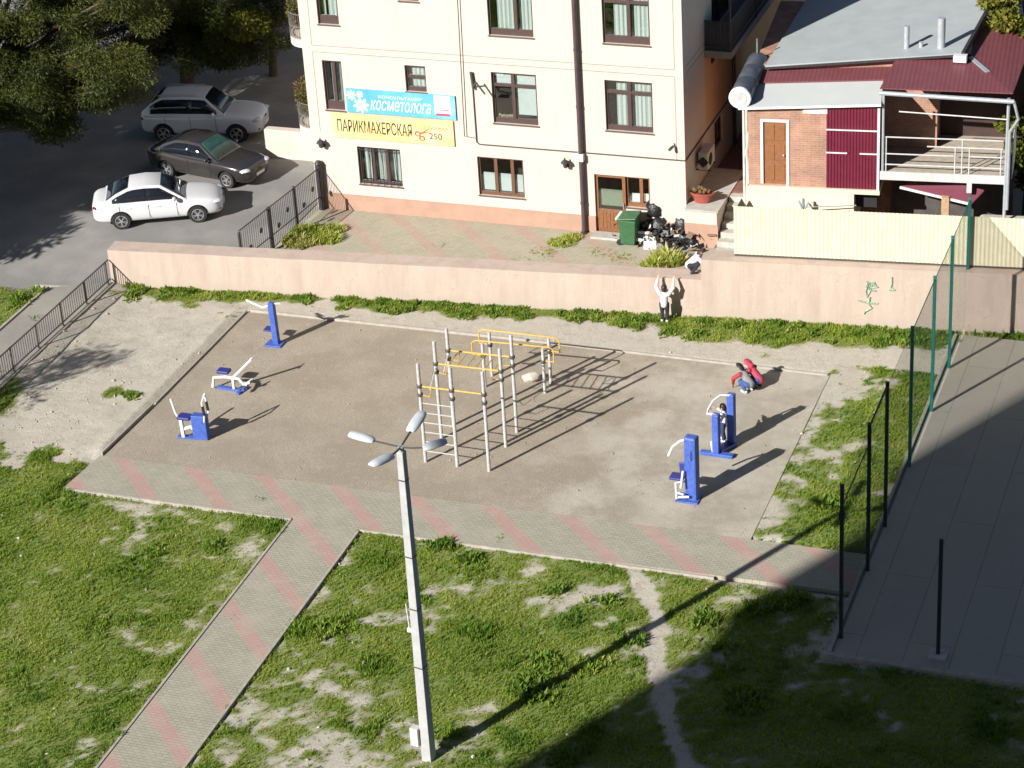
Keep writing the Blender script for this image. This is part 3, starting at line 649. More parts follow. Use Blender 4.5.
for z in (zl1, zl2): b.span((BX1-0.01, FY+0.4, z-0.014), (BX1+0.005, 75.1, z+0.014))
b.build('groove_shade_strip', grv, bld)
b = MB(); xa = fac(477, 143, FY).x
b.path([FP(fac(472, 74, FY).x, -0.03, fac(472, 74, FY).z), FP(xa, -0.03, zc+0.08), FP(xa+0.1, -0.03, zc), FP(BX1-0.02, -0.03, zc), (BX1+0.03, FY, zc), (BX1+0.03, 84, zc)], 0.022, 5)
b.build('cable', clampm, bld)
b = MB()
for xx in (461, 463.5): b.path([FP(fac(xx, 50, FY).x, -0.015, 8.4), FP(fac(xx+3.5, 136, FY).x, -0.015, fac(xx, 136, FY).z), FP(xa, -0.015, fac(xx, 137, FY).z)], 0.01, 4)
b.build('thin_cable', clampm, bld)
b = MB(); xp = fac(579, 90, FY).x
b.path([FP(xp, -0.12, 0.42), FP(xp, -0.12, BZT)], 0.085, 10); b.path([FP(xp, -0.12, 0.42), FP(xp, -0.28, 0.33)], 0.085, 10)
for z in (1.4, 3.05, 4.9, 6.9, 9): b.lathe([(0.1, -0.03), (0.1, 0.03)], (xp, FY-0.12, z), 10)
b.build('downpipe', pipem, bld, smooth=True)
b = MB(); b.span((xp-0.13, FY-0.22, 2.95), (xp+0.1, FY-0.02, 3.22)); b.build('junction_box', whitem, bld, bevel=0.01)

def window(h, P, mull=(), trans=(), curtains=(), blind=None, frame_mat=brownframe, fw=0.07, sill=True, bars=0, bottom=0.17, flowers=False):
    a, c, d, e = h; dep = 0.12; f = MB(); sc_ = 1
    def bx(x0, x1, z0, z1, y0=dep-0.03, y1=dep+0.05):
        p, q = P(x0, y0, z0), P(x1, y1, z1); f.span([min(p[k], q[k]) for k in range(3)], [max(p[k], q[k]) for k in range(3)])
    bx(a, a+fw, d, e); bx(c-fw, c, d, e); bx(a+fw, c-fw, e-fw, e); bx(a+fw, c-fw, d, d+bottom)
    for m_ in mull: x = a+(c-a)*m_; bx(x-0.06, x+0.06, d+bottom, e-fw, dep-0.035)
    for t_ in trans: z = d+(e-d)*t_; bx(a+fw, c-fw, z-0.05, z+0.05, dep-0.032)
    o = f.build('window', frame_mat, bld)
    g = MB(); p, q = P(a+fw-0.01, dep+0.005, d+bottom-0.01), P(c-fw+0.01, dep+0.015, e-fw+0.01)
    g.span([min(p[k], q[k]) for k in range(3)], [max(p[k], q[k]) for k in range(3)]); g.build('pane', pane_m, o)
    for (u0, u1) in curtains:
        k = MB(); n = max(6, int((u1-u0)*(c-a)*22)); vs = []
        for i in range(n+1):
            x = a+(c-a)*(u0+(u1-u0)*i/n); w = 0.03*math.sin(i*1.9)+0.012*rnd.random()
            vs += [P(x, 0.26+w, d+0.12), P(x, 0.26+w*0.6, e-0.05)]
        k.add(vs, [(2*i, 2*i+2, 2*i+3, 2*i+1) for i in range(n)]); k.build('curtain', curtainm, o, smooth=True)
    if blind:
        k = MB()
        for (u0, u1, v0, v1) in blind:
            p, q = P(a+(c-a)*u0, 0.2, d+(e-d)*v0), P(a+(c-a)*u1, 0.215, d+(e-d)*v1); k.span([min(p[j], q[j]) for j in range(3)], [max(p[j], q[j]) for j in range(3)])
        k.build('blind', blindm, o)
    if sill:
        k = MB(); p, q = P(a-0.03, -0.05, d-0.035), P(c+0.03, 0.09, d-0.002); k.span([min(p[j], q[j]) for j in range(3)], [max(p[j], q[j]) for j in range(3)]); k.build('sill', mat('brown_sill_metal', (0.12, 0.085, 0.075), 0.4, 0.1, 6), o)
    if bars:
        k = MB()
        for i in range(bars):
            x = a+(c-a)*(i+0.7)/(bars+0.4); k.tube(P(x, -0.02, d), P(x+0.06*math.sin(i*2.1), 0.02, e), 0.014, n=5)
        k.tube(P(a, -0.01, d+0.1), P(c, -0.01, d+0.1), 0.014, n=5); k.tube(P(a, 0.0, e-0.1), P(c, 0.0, e-0.1), 0.014, n=5)
        k.build('window_bars', iron, o)
    if flowers:
        k = MB()
        for i in range(9): k.ball(P(a+fw+0.1+0.08*i, 0.2, d+bottom+0.02+0.05*rnd.random()), 0.05, nu=6, nv=4, jit=0.2)
        k.build('flowers', mat('pale_flowers', (0.5, 0.42, 0.28), 0.8, 0.4, 30), o)
    return o
window(OPEN['w1'], FP, (), (), [(0.1, 0.3), (0.42, 0.98)], bottom=0.3)
window(OPEN['w2'], FP, (), (), [], bottom=0.15)
window(OPEN['w3'], FP, (0.6,), (), [(0.16, 0.54), (0.66, 0.98)], bottom=0.22)
window(OPEN['w4'], FP, (0.54,), (0.8,), [(0.2, 0.48), (0.58, 0.98)], bottom=0.25)
window(OPEN['v1'], FP, (0.52,), (), [(0.3, 0.8)], bottom=0.32)
window(OPEN['v2'], FP, (), (0.55,), [(0.2, 0.95)], bottom=0.15)
window(OPEN['v3'], FP, (0.46,), (0.74,), [], [(0.05, 0.97, 0.76, 0.97), (0.5, 0.97, 0.16, 0.7)], bottom=0.17, flowers=True)
window(OPEN['v4'], FP, (0.5,), (0.76,), [(0.2, 0.42), (0.54, 0.97)], bottom=0.17)
window(OPEN['u1'], FP, (0.33, 0.66), (), [(0.08, 0.97)], bottom=0.12, bars=6)
window(OPEN['u2'], FP, (0.38, 0.74), (), [], bottom=0.12, frame_mat=mat('brown_wood_frame', (0.13, 0.065, 0.035), 0.5, 0.2, 12), blind=[(0.08, 0.95, 0.1, 0.55)])
window((dX1, dX2, dZw, dZ1), FP, (0.62,), (), [], bottom=0.14, frame_mat=wood, blind=[(0.2, 0.95, 0.05, 0.4)])
# glazed front door
dr = MB(); a, c, d, e = dX0, dX1, 0.3, dZ1
for (x0, x1, z0, z1) in ((a, a+0.1, d, e), (c-0.14, c, d, e), (a+0.1, c-0.14, e-0.12, e), (a+0.1, c-0.14, d, d+0.85)): dr.span((x0, FY+0.08, z0), (x1, FY+0.15, z1))
for i in range(6): x = a+0.14+i*0.125; dr.span((x, FY+0.065, d+0.15), (x+0.1, FY+0.079, d+0.75))
do = dr.build('front_door', wood, bld, bevel=0.004)
k = MB(); k.span((a+0.09, FY+0.105, d+0.84), (c-0.13, FY+0.12, e-0.11)); k.build('pane', pane_m, do)
k = MB(); k.path([(c-0.1, FY+0.03, d+0.95), (c-0.1, FY+0.03, d+1.15)], 0.015, 6); k.build('handle', zinc, do)
k = MB(); k.span((a+0.12, FY+0.2, d+0.95), (c-0.16, FY+0.21, d+1.55)); k.build('blind', mat('pale_green_blind', (0.33, 0.36, 0.26), 0.8, 0.08, 6), do)
b = MB(); b.span((dX0-0.05, FY-0.55, 0.2), (dX1+0.1, FY-0.03, 0.37)); b.build('doorstep', concrete, bld, bevel=0.01)
for h in sw:
    f = MB(); a, c, d, e = h
    for (y0, y1, z0, z1) in ((a, a+0.07, d, e), (c-0.07, c, d, e), (a, c, e-0.07, e), (a, c, d, d+0.1), ((a+c)/2-0.04, (a+c)/2+0.04, d, e)): f.span((BX1-0.16, y0, z0), (BX1-0.08, y1, z1))
    o = f.build('window', brownframe, bld); k = MB(); k.span((BX1-0.125, a+0.06, d+0.09), (BX1-0.115, c-0.06, e-0.06)); k.build('pane', pane_m, o)
# rounded corner balconies on the left flank
balc_root = []
for (z, n) in ((6.42, 0), (3.14, 1)):
    zt = z-0.02; N = 14; ro = 0.95; cy = FY+1.25
    ring = [(BX0-0.02-ro*0.85*math.sin(math.pi*i/N), cy-1.15*math.cos(math.pi*i/N)) for i in range(N+1)]
    s = MB(); s.slab([(x, y, zt+0.12) for x, y in ring]+[(BX0+0.02, cy+1.15, zt+0.12), (BX0+0.02, cy-1.15, zt+0.12)], 0.3)
    o = s.build('balcony', cream, bld)
    k = MB()
    for zz in (0.2, 0.55, 1.0): k.path([(x*1.0+0.0, y, zt+zz) for x, y in ring], 0.016, 5)
    for i in range(N*2+1):
        u = i/2; j = int(min(u, N-1)); w = u-j; x = ring[j][0]*(1-w)+ring[j+1][0]*w; y = ring[j][1]*(1-w)+ring[j+1][1]*w
        k.tube((x, y, zt+0.1), (x, y, zt+1.0), 0.011, n=4)
    k.build('railing', mat('pale_iron_railing', (0.16, 0.15, 0.14), 0.5, 0.2, 9), o)
    if n: s = MB(); s.add([(BX0-0.0, FY+0.35, z-0.18), (BX0-0.75, FY+0.9, z-0.18), (BX0, FY+0.9, z-0.18), (BX0, FY+0.55, z-0.75), (BX0-0.05, FY+0.9, z-0.75)], [(0, 1, 2), (0, 3, 1), (3, 4, 1), (1, 4, 2)]); s.build('bracket', cream, bld)
# dark enclosed balcony on the right flank
b = MB(); b.span((BX1, 75.05, 5.88), (BX1+0.95, 86, 6.12)); ob = b.build('balcony', mat('grey_balcony_slab', (0.30, 0.26, 0.21), 0.9, 0.1, 4), bld)
k = MB()
for zz in (6.3, 7.15): k.path([(BX1, 75.1, zz), (BX1+0.9, 75.1, zz), (BX1+0.9, 86, zz)], 0.025, 5)
for i in range(8): k.tube((BX1+0.05+i*0.12, 75.1, 6.1), (BX1+0.05+i*0.12, 75.1, 7.15), 0.012, n=4)
for i in range(90): k.tube((BX1+0.9, 75.1+i*0.12, 6.1), (BX1+0.9, 75.1+i*0.12, 7.15), 0.012, n=4)
for y in (75.1, 78.6, 82.2): k.tube((BX1+0.9, y, 6.1), (BX1+0.9, y, 9.3), 0.04, n=6)
k.build('railing', iron, ob)
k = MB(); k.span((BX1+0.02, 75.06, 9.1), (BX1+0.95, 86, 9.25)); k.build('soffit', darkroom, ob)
k = MB(); k.span((BX1+0.05, 75.12, 6.15), (BX1+0.86, 75.14, 7.1)); k.span((BX1+0.85, 75.15, 6.15), (BX1+0.87, 86, 7.1)); k.build('infill_panel', mat('dark_balcony_infill', (0.05, 0.055, 0.06), 0.6, 0.1, 4), ob)
b = MB(); q = sidep(731, 75, BX1); b.path([(BX1+0.1, q.y, 0.6), (BX1+0.1, q.y, 5.85)], 0.07, 8); b.build('downpipe', pipem, bld, smooth=True)
b = MB(); b.span((BX1, 75.9, 5.35), (BX1+0.05, 76.2, 5.6)); b.build('vent_grille', iron, bld)

# --- things fixed to or standing by the house
for (x, y, lb) in ((323, 142.5, 'black wall lantern at the left corner of the cream facade below the balcony'), (567, 162.5, 'black wall lantern on the cream facade left of the brown downpipe')):
    p = fac(x, y, FY); t = root('wall_lantern', (p.x, FY, p.z-0.2), lb, 'wall lamp')
    k = MB(); k.path([(p.x, FY, p.z-0.1), (p.x, FY-0.12, p.z-0.16), (p.x, FY-0.22, p.z-0.05)], 0.018, 6); k.lathe([(0.07, -0.04), (0.09, 0.0), (0.02, 0.01)], (p.x, FY, p.z-0.1), 8, Matrix.Rotation(R(90), 4, 'X')); k.build('bracket', iron, t)
    k = MB(); k.lathe([(0.05, -0.05), (0.075, 0.0), (0.11, 0.16), (0.13, 0.17)], (p.x, FY-0.22, p.z-0.05), 6); k.build('lamp_glass', mat('smoked_lamp_glass', (0.06, 0.055, 0.06), 0.15, 0.2, 6), t)
    k = MB(); k.lathe([(0.15, 0.12), (0.1, 0.2), (0.03, 0.25), (0.02, 0.31)], (p.x, FY-0.22, p.z-0.05), 8); k.build('cap', iron, t)
p = fac(673, 143.5, FY); t = root('security_camera', (p.x, FY, p.z), 'small dark security camera near the right edge of the cream facade', 'camera')
k = MB(); k.lathe([(0.05, 0), (0.05, 0.06)], (p.x, FY-0.03, p.z), 8, Matrix.Rotation(R(90), 4, 'X')); k.tube((p.x, FY-0.05, p.z), (p.x, FY-0.16, p.z-0.04), 0.018); k.build('mount', whitem, t)
k = MB(); k.tube((p.x+0.03, FY-0.12, p.z-0.05), (p.x-0.05, FY-0.30, p.z-0.12), 0.05, n=10); k.build('housing', clampm, t)
p0, p1, p2, p3 = fac(471.5, 71, FY), fac(474, 85, FY), fac(479, 79.5, FY), fac(488, 91, FY)
t = root('aerial_bracket', (p1.x, FY, p1.z-0.2), 'grey aerial bracket with a slanting arm between the facade cables', 'bracket')
k = MB(); k.path([(p0.x, FY-0.1, p0.z), (p1.x, FY-0.1, p1.z-0.1)], 0.045, 8); k.build('mast', railm, t)
k = MB(); k.tube((p1.x, FY-0.1, p1.z), (p2.x, FY-0.35, p2.z), 0.025); k.tube((p2.x, FY-0.35, p2.z+0.05), (p3.x, FY-0.3, p3.z), 0.035); k.build('arm', railm, t)
# air conditioner and pot on the flank
p = sidep(707, 157, BX1+0.3); t = root('air_conditioner', (BX1, p.y, p.z-0.3), 'pale air conditioner unit on the shaded flank of the cream house', 'air conditioner')
k = MB(); k.span((BX1+0.12, p.y-0.45, p.z-0.3), (BX1+0.45, p.y+0.45, p.z+0.32)); k.build('housing', mat('aged_white_casing', (0.55, 0.53, 0.46), 0.5, 0.1, 6), t, bevel=0.02)
k = MB(); k.lathe([(0.22, 0.0), (0.22, 0.012)], (BX1+0.45, p.y-0.12, p.z), 16, Matrix.Rotation(R(90), 4, 'Y')); k.build('fan_grille', plasticblack, t)
k = MB(); k.lathe([(0.2, 0.0), (0.2, 0.01)], (BX1+0.285, p.y-0.46, p.z), 4, Matrix.Rotation(R(90), 4, 'X')); k.build('side_vent', plasticblack, t)
k = MB(); k.bar((BX1, p.y-0.35, p.z-0.33), (BX1+0.5, p.y-0.35, p.z-0.33), 0.04, 0.04); k.bar((BX1, p.y+0.35, p.z-0.33), (BX1+0.5, p.y+0.35, p.z-0.33), 0.04, 0.04); k.build('bracket', iron, t)
# platform and steps in the gap
plat_z = 1.58
t = root('entrance_steps', (-20.0, 72.6, 0.3), 'low cream and salmon platform with concrete steps in the gap between the two houses', 'steps')
k = MB(); k.span((BX1+0.02, FY-0.35, 0.1), (-19.75, FY+3.2, plat_z)); k.build('platform', cream, t, bevel=0.02)
k = MB(); k.span((BX1+0.03, FY-0.38, 0.08), (-19.72, FY-0.345, 1.12)); k.build('plinth', salmon, t)
k = MB(); k.span((BX1+0.03, FY-0.40, plat_z), (-19.7, FY+3.2, plat_z+0.05)); k.build('coping', concrete, t, bevel=0.01)
k = MB()
for i in range(7): k.span((-19.70, FY-0.9+i*0.32, 0.1), (-18.85, FY-0.58+i*0.32, 0.45+i*0.19))
k.build('stair', concrete, t, bevel=0.01)
k = MB(); k.span((-19.70, FY+1.4, 0.2), (-18.9, 90, 1.6)); k.span((BX1+0.02, FY+3.25, 0.2), (-19.71, 90, 1.3)); k.build('landing', mat('reddish_alley_paving', (0.20, 0.095, 0.075), 0.9, 0.2, 3), t)
p = Vector((-20.42, FY+0.3, plat_z+0.05)); t = root('flower_pot', p, 'red plastic flower pot box on the cream platform in the gap', 'flower pot')
k = MB(); k.lathe([(0.2, 0), (0.3, 0.3), (0.33, 0.31), (0.33, 0.36), (0.28, 0.36), (0.25, 0.26)], p, 12, Matrix.Diagonal((1.3, 0.75, 1, 1))); k.build('pot', redpot, t, smooth=True)
k = MB()
for i in range(14): k.ball(p+Vector((rnd.uniform(-0.28, 0.28), rnd.uniform(-0.14, 0.14), 0.38+rnd.random()*0.08)), 0.07, nu=6, nv=4, jit=0.35)
k.build('flowers', mat('wilted_red_flowers', (0.30, 0.07, 0.05), 0.8, 0.5, 25, col2=(0.1, 0.12, 0.03)), t)

# banners
SY = FY-0.05
def banner(nm, px, M, label):
    q = [fac(x, y, SY) for x, y in px]; x0 = (q[0].x+q[3].x)/2; x1 = (q[1].x+q[2].x)/2; z1 = (q[0].z+q[1].z)/2; z0 = (q[2].z+q[3].z)/2
    t = root(nm, ((x0+x1)/2, SY, z0), label, 'banner'); k = MB(); k.span((x0, SY-0.012, z0), (x1, SY+0.02, z1)); k.build('board', M, t); return t, x0, x1, z0, z1
def skyblue():
    M, nt, b_, v = base('printed_sky_blue', 0.5); n = noise(nt, v, 0.9, 4)
    nt.links.new(ramp(nt, n, [(0.3, (0.07, 0.32, 0.55)), (0.55, (0.13, 0.42, 0.62)), (0.75, (0.32, 0.58, 0.70))]), b_.inputs['Base Color']); return M
def sunyellow():
    M, nt, b_, v = base('printed_pale_yellow', 0.5); n = noise(nt, v, 1.1, 4)
    nt.links.new(ramp(nt, n, [(0.3, (0.70, 0.48, 0.17)), (0.5, (0.70, 0.57, 0.25)), (0.75, (0.70, 0.63, 0.42))]), b_.inputs['Base Color']); return M
t, x0, x1, z0, z1 = banner('banner', [(346, 88), (455, 96), (456, 120), (347, 112)], skyblue(), 'sky blue printed banner with a white flower above the yellow sign')
W_, H_ = x1-x0, z1-z0; YD = -0.016
text_mesh('КОНСУЛЬТАЦИЯ', (x0+W_*0.30, SY, z0+H_*0.66), W_*0.40, H_*0.14, YD, mat('white_print', (0.82, 0.86, 0.88), 0.6, 0.02, 5), t)
text_mesh('косметолога', (x0+W_*0.22, SY, z0+H_*0.17), W_*0.56, H_*0.42, YD, MATS['white_print'], t, shear=0.35)
k = MB()
for (fx, fz, r_) in ((0.135, 0.32, 0.27), (0.05, 0.72, 0.17), (0.13, 0.78, 0.12)):
    for i in range(8):
        an = i*math.pi/4+fx; k.ball((x0+W_*fx+math.cos(an)*r_*0.62, SY+YD, z0+H_*fz+math.sin(an)*r_*0.62), (r_*0.5, 0.003, r_*0.2), Matrix.Rotation(-an, 3, 'Y'), 10, 6)
k.build('flower_print', MATS['white_print'], t)
k = MB()
for (fx, fz, r_) in ((0.135, 0.32, 0.055), (0.05, 0.72, 0.035)): k.ball((x0+W_*fx, SY+YD-0.002, z0+H_*fz), (r_, 0.003, r_), None, 10, 6)
k.build('flower_heart', mat('yellow_print', (0.8, 0.65, 0.25), 0.6, 0.05, 5), t)
k = MB(); k.span((x0+W_*0.81, SY-0.017, z0+H_*0.2), (x0+W_*0.955, SY-0.013, z0+H_*0.97)); k.build('product_print', MATS['white_print'], t)
k = MB(); k.span((x0+W_*0.82, SY-0.019, z0+H_*0.14), (x0+W_*0.95, SY-0.0175, z0+H_*0.24)); k.span((x0+W_*0.82, SY-0.019, z0+H_*0.36), (x0+W_*0.95, SY-0.0175, z0+H_*0.40)); k.build('product_stripe', mat('crimson_print', (0.5, 0.06, 0.12), 0.6, 0.05, 5), t)
t, x0, x1, z0, z1 = banner('sign', [(331, 112), (453, 121), (454.5, 146), (333, 137)], sunyellow(), 'pale yellow hairdresser sign with black lettering and red scissors')
W_, H_ = x1-x0, z1-z0
text_mesh('ПАРИКМАХЕРСКАЯ', (x0+W_*0.045, SY, z0+H_*0.25), W_*0.615, H_*0.50, YD, mat('black_print', (0.03, 0.03, 0.025), 0.6, 0.05, 5), t, offset=0.006)
red = mat('faded_red_print', (0.55, 0.14, 0.09), 0.6, 0.1, 5)
k = MB(); cx, cz = x0+W_*0.735, z0+H_*0.42
k.path([(cx+0.32, SY+YD, cz+0.20), (cx, SY+YD, cz)], [0.008, 0.03], 6); k.path([(cx+0.36, SY+YD, cz+0.05), (cx, SY+YD, cz+0.03)], [0.008, 0.03], 6)
for (ox, oz) in ((-0.13, -0.02), (0.02, -0.18)): k.path([(cx+ox+0.09*math.cos(a_), SY+YD, cz+oz+0.08*math.sin(a_)) for a_ in [i*math.pi/6 for i in range(13)]], 0.024, 5)
k.build('scissors_print', red, t)
text_mesh('250', (x0+W_*0.80, SY, z0+H_*0.22), W_*0.105, H_*0.24, YD, mat('brown_print', (0.12, 0.07, 0.05), 0.6, 0.05, 5), t, offset=0.008)
text_mesh('СТРИЖКА', (x0+W_*0.76, SY, z0+H_*0.60), W_*0.2, H_*0.13, YD, mat('pale_brown_print', (0.36, 0.22, 0.12), 0.6, 0.05, 5), t)

# low cream parapet by the parked cars
q0, q1 = lvl(267, 157, 0.3), lvl(313, 163, 0.3); q0.y = q1.y = 76.3
k = MB(); k.span((q0.x, q0.y, 0.1), (-34.5, q0.y+0.35, 1.42))
o = k.build('parapet_wall', cream, bevel=0.02); recenter(o, ((q0.x-34.5)/2, q0.y, 0.3)); tag(o, 'short cream parapet in front of the dark car beside the house corner', 'wall')

# ------------------------------------------------------------------ brick house on the right
H0 = Vector((-18.5, 72.2, 0.3)); hse = root('brick_house', H0, 'orange brick house with maroon and grey roofs behind the cream metal fence', 'house', rz=TH)
def HL(u, v, z): return H0 + WD*u + WN*v + Vector((0, 0, z-0.3))
def hp(x, y, v):
    p = pln(x, y, H0+WN*v, WN); q = p-H0; return q.dot(WD), p.z
def hspan(mb, u0, u1, v0, v1, z0, z1):
    c = HL((u0+u1)/2, (v0+v1)/2, (z0+z1)/2); mb.box(c, (u1-u0, v1-v0, z1-z0), Matrix((WD, WN, Vector((0, 0, 1)))).transposed())
uL, uM, uR, zb, zt = -0.17, 2.38, 4.08, 2.67, 5.42
b = MB(); du0, du1, dz0, dz1 = 0.32, 1.08, 2.73, 4.9
HP = lambda u, i, z: HL(u, i, z)
hole_wall(b, uL, uM+0.05, zb, zt, [(du0, du1, dz0, dz1)], 0.08, HP)
b.quad(HL(uL, 0, zb), HL(uL, 0, zt), HL(uL, 2, zt), HL(uL, 2, zb))
hspan(b, uL-0.1, 5.75, 2.15, 8.5, 0.4, 6.02)
b.add([HL(uL-0.1, 2.15, 6.02), HL(6.6, 2.15, 6.02), HL(6.6, 2.15, 6.62), HL(6.6, 2.4, 6.62), HL(6.6, 2.4, 6.02), HL(uL-0.1, 2.4, 6.02)], [(0, 1, 2), (3, 4, 5), (0, 2, 3, 5), (1, 4, 3, 2)])
b.build('wall', brick, hse)
b = MB(); hspan(b, uL-0.08, 3.3, -0.12, 2.1, 0.2, 2.52); hspan(b, uL, uR+0.05, -0.14, 2.1, 2.521, 2.66); b.build('plinth', mat('sandy_cream_plinth', (0.70, 0.60, 0.44), 0.9, 0.08, 2, 0.005, 30), hse, bevel=0.015)
b = MB()
hspan(b, du0-0.02, du1+0.02, 0.03, 0.075, dz0, dz1)
for zz in range(3):
    for uu in range(2): hspan(b, du0+0.08+uu*0.34, du0+0.36+uu*0.34, 0.012, 0.031, dz0+0.12+zz*0.7, dz0+0.68+zz*0.7)
od = b.build('door', mat('panelled_brown_door', (0.25, 0.105, 0.045), 0.5, 0.12, 7), hse, bevel=0.006)
k = MB(); hspan(k, du0-0.09, du0, -0.03, 0.07, dz0, dz1+0.09); hspan(k, du1, du1+0.09, -0.03, 0.07, dz0-0.1, dz1+0.09); hspan(k, du0, du1, -0.03, 0.07, dz1, dz1+0.09); k.build('door_frame', whitem, od)
k = MB(); k.ball(HL(du1-0.09, -0.02, 3.75), 0.035); k.build('handle', zinc, od)
b = MB(); u0, z0 = hp(803, 113, -0.03); u1, z1 = hp(828, 108, -0.03); hspan(b, u0, u1, -0.05, -0.005, z0, z1); b.build('signboard', plasterwhite, hse)
# profiled maroon sheet, three sheets with white battens
def corrug(mb, P, u0, u1, z0, z1, pitch=0.1, dep=0.022):
    n = int((u1-u0)/pitch*4); prof = [0, 1, 1, 0]; vs = []
    for i in range(n+1):
        u = u0+(u1-u0)*i/n; d_ = dep*prof[i % 4]
        vs += [P(u, -d_, z0), P(u, -d_, z1), P(u, -d_+0.006, z1), P(u, -d_+0.006, z0)]
    mb.add(vs, [(4*i+k, 4*i+4+k, 4*i+4+(k+1) % 4, 4*i+(k+1) % 4) for i in range(n) for k in range(4)]+[(3, 2, 1, 0), tuple(4*n+k for k in range(4))])
b = MB(); corrug(b, lambda u, i, z: HL(u, i-0.03, z), uM, uR-0.06, zb+0.02, zt+0.2); b.build('sheet_cladding', maroonsheet, hse)
b = MB(); z1 = hp(850, 130, -0.05)[1]; z2 = hp(850, 153, -0.05)[1]
hspan(b, uM, uR-0.06, -0.10, -0.062, z1-0.02, z1+0.02); hspan(b, uM, uM+0.68, -0.10, -0.062, z2-0.02, z2+0.02); hspan(b, uM+1.08, uR-0.06, -0.10, -0.062, z2-0.02, z2+0.02); hspan(b, uR-0.06, uR+0.02, -0.09, 0.0, zb, zt+0.1)
b.build('batten', whitem, hse)
b = MB(); b.quad(HL(uR, 0, zb), HL(uR, 2.1, zb), HL(uR, 2.1, zt+0.3), HL(uR, 0, zt)); b.quad(HL(uR-0.02, 0, zb), HL(uR-0.02, 0, zt), HL(uR-0.02, 2.1, zt+0.3), HL(uR-0.02, 2.1, zb)); b.build('side_boarding', mat('dark_boarding', (0.10, 0.09, 0.085), 0.8, 0.2, 5), hse)
# lean-to roof in pale grey, maroon strip above it
b = MB(); b.slab([HL(-0.45, -0.22, 5.44), HL(4.14, -0.22, 5.72), HL(4.05, 1.3, 5.965), HL(-0.3, 1.3, 5.70)], 0.05); b.build('leanto_roof', mat('pale_grey_sheet', (0.46, 0.48, 0.475), 0.5, 0.03, 1, col2=(0.49, 0.505, 0.49)), hse)
b = MB(); b.bar(HL(-0.45, -0.23, 5.41), HL(4.14, -0.23, 5.69), 0.03, 0.07); b.build('fascia', plasterwhite, hse)
b = MB(); b.slab([HL(-0.3, 1.22, 5.76), HL(4.4, 1.22, 6.03), HL(4.4, 2.14, 6.12), HL(-0.3, 2.14, 5.85)], 0.04)
eu0, ez0 = hp(880, 88, -0.25); eu1, ez1 = hp(1013, 93, -0.25); iz = 6.46
b.slab([HL(eu0, -0.25, ez0), HL(eu1, -0.25, ez1), HL(6.75, 2.25, iz), HL(4.4, 2.14, iz)], 0.04); b.slab([HL(eu1, -0.25, ez1), HL(eu1+0.5, 6.5, ez1), HL(7.6, 4.2, iz-0.05), HL(6.75, 2.25, iz)], 0.04); b.slab([HL(7.6, 4.2, iz-0.05), HL(eu1+0.5, 6.5, ez1), HL(6.7, 6.5, iz), HL(6.75, 2.25, iz)], 0.04)
def ribbed():
    M = maroonroof; nt = M.node_tree; bs = nt.nodes['Principled BSDF']; tc = [n for n in nt.nodes if n.type == 'TEX_COORD'][0]
    w = nd(nt, 'ShaderNodeTexWave', Scale=2.2); w.bands_direction = 'X'; nt.links.new(tc.outputs['Object'], w.inputs['Vector']); bumpn(nt, bs, w.outputs['Fac'], 0.006)
ribbed()
b.build('maroon_roof', maroonroof, hse)
b = MB(); b.bar(HL(6.75, 2.2, iz+0.03), HL(6.75, 2.2, iz+0.03).lerp(HL(eu1, -0.25, ez1), 0.42), 0.16, 0.03); b.build('ridge_flashing', zinc, hse)
# main grey roof: almost flat, rising to the right, its front edge oversailing the brick band
def onroof(x, y, zl=6.08, zr=6.72):
    z = zl
    for _ in range(8):
        p = lvl(x, y, z); u = (p-H0).dot(WD); z = zl+(zr-zl)*max(-0.2, min(1.3, u/6.6))
    return lvl(x, y, z)
pa, pb = onroof(765, 65.5), onroof(961, 53.5); pl_, pr_ = onroof(806, 0), onroof(991, 0)
ext = lambda a_, c_: a_+(c_-a_)*2.6
b = MB(); b.slab([pa, pb, ext(pb, pr_), ext(pa, pl_)], 0.12); orf = b.build('grey_roof', greyroof, hse)
b = MB(); b.bar(pb+Vector((0.06, 0, -0.05)), ext(pb, pr_)+Vector((0.06, 0, -0.05)), 0.1, 0.2); b.bar(pa+Vector((0, -0.03, -0.09)), pb+Vector((0, -0.03, -0.06)), 0.05, 0.07); b.build('roof_edge', iron, orf)
b = MB(); b.box(pb+Vector((0.0, -0.1, -0.12)), (0.42, 0.25, 0.22)); b.build('gutter_end', whitem, orf)
for (x, y, yt, r_) in ((906.5, 48, 26, 0.09), (941, 47.5, 18, 0.13), (921, 47, 42, 0.07)):
    q = onroof(x, y); hgt = (y-yt)*0.0345*1.0; k = MB(); k.path([q+Vector((0, 0, -0.1)), q+Vector((0, 0, hgt))], r_, 10)
    if hgt > 9: k.path([q+Vector((0, 0, hgt)), q+Vector((0.0, 0, hgt+0.05)), q+Vector((-0.1, -0.05, hgt+0.12))], r_*1.35, 10)
    k.build('vent_pipe', zinc, orf, smooth=True)
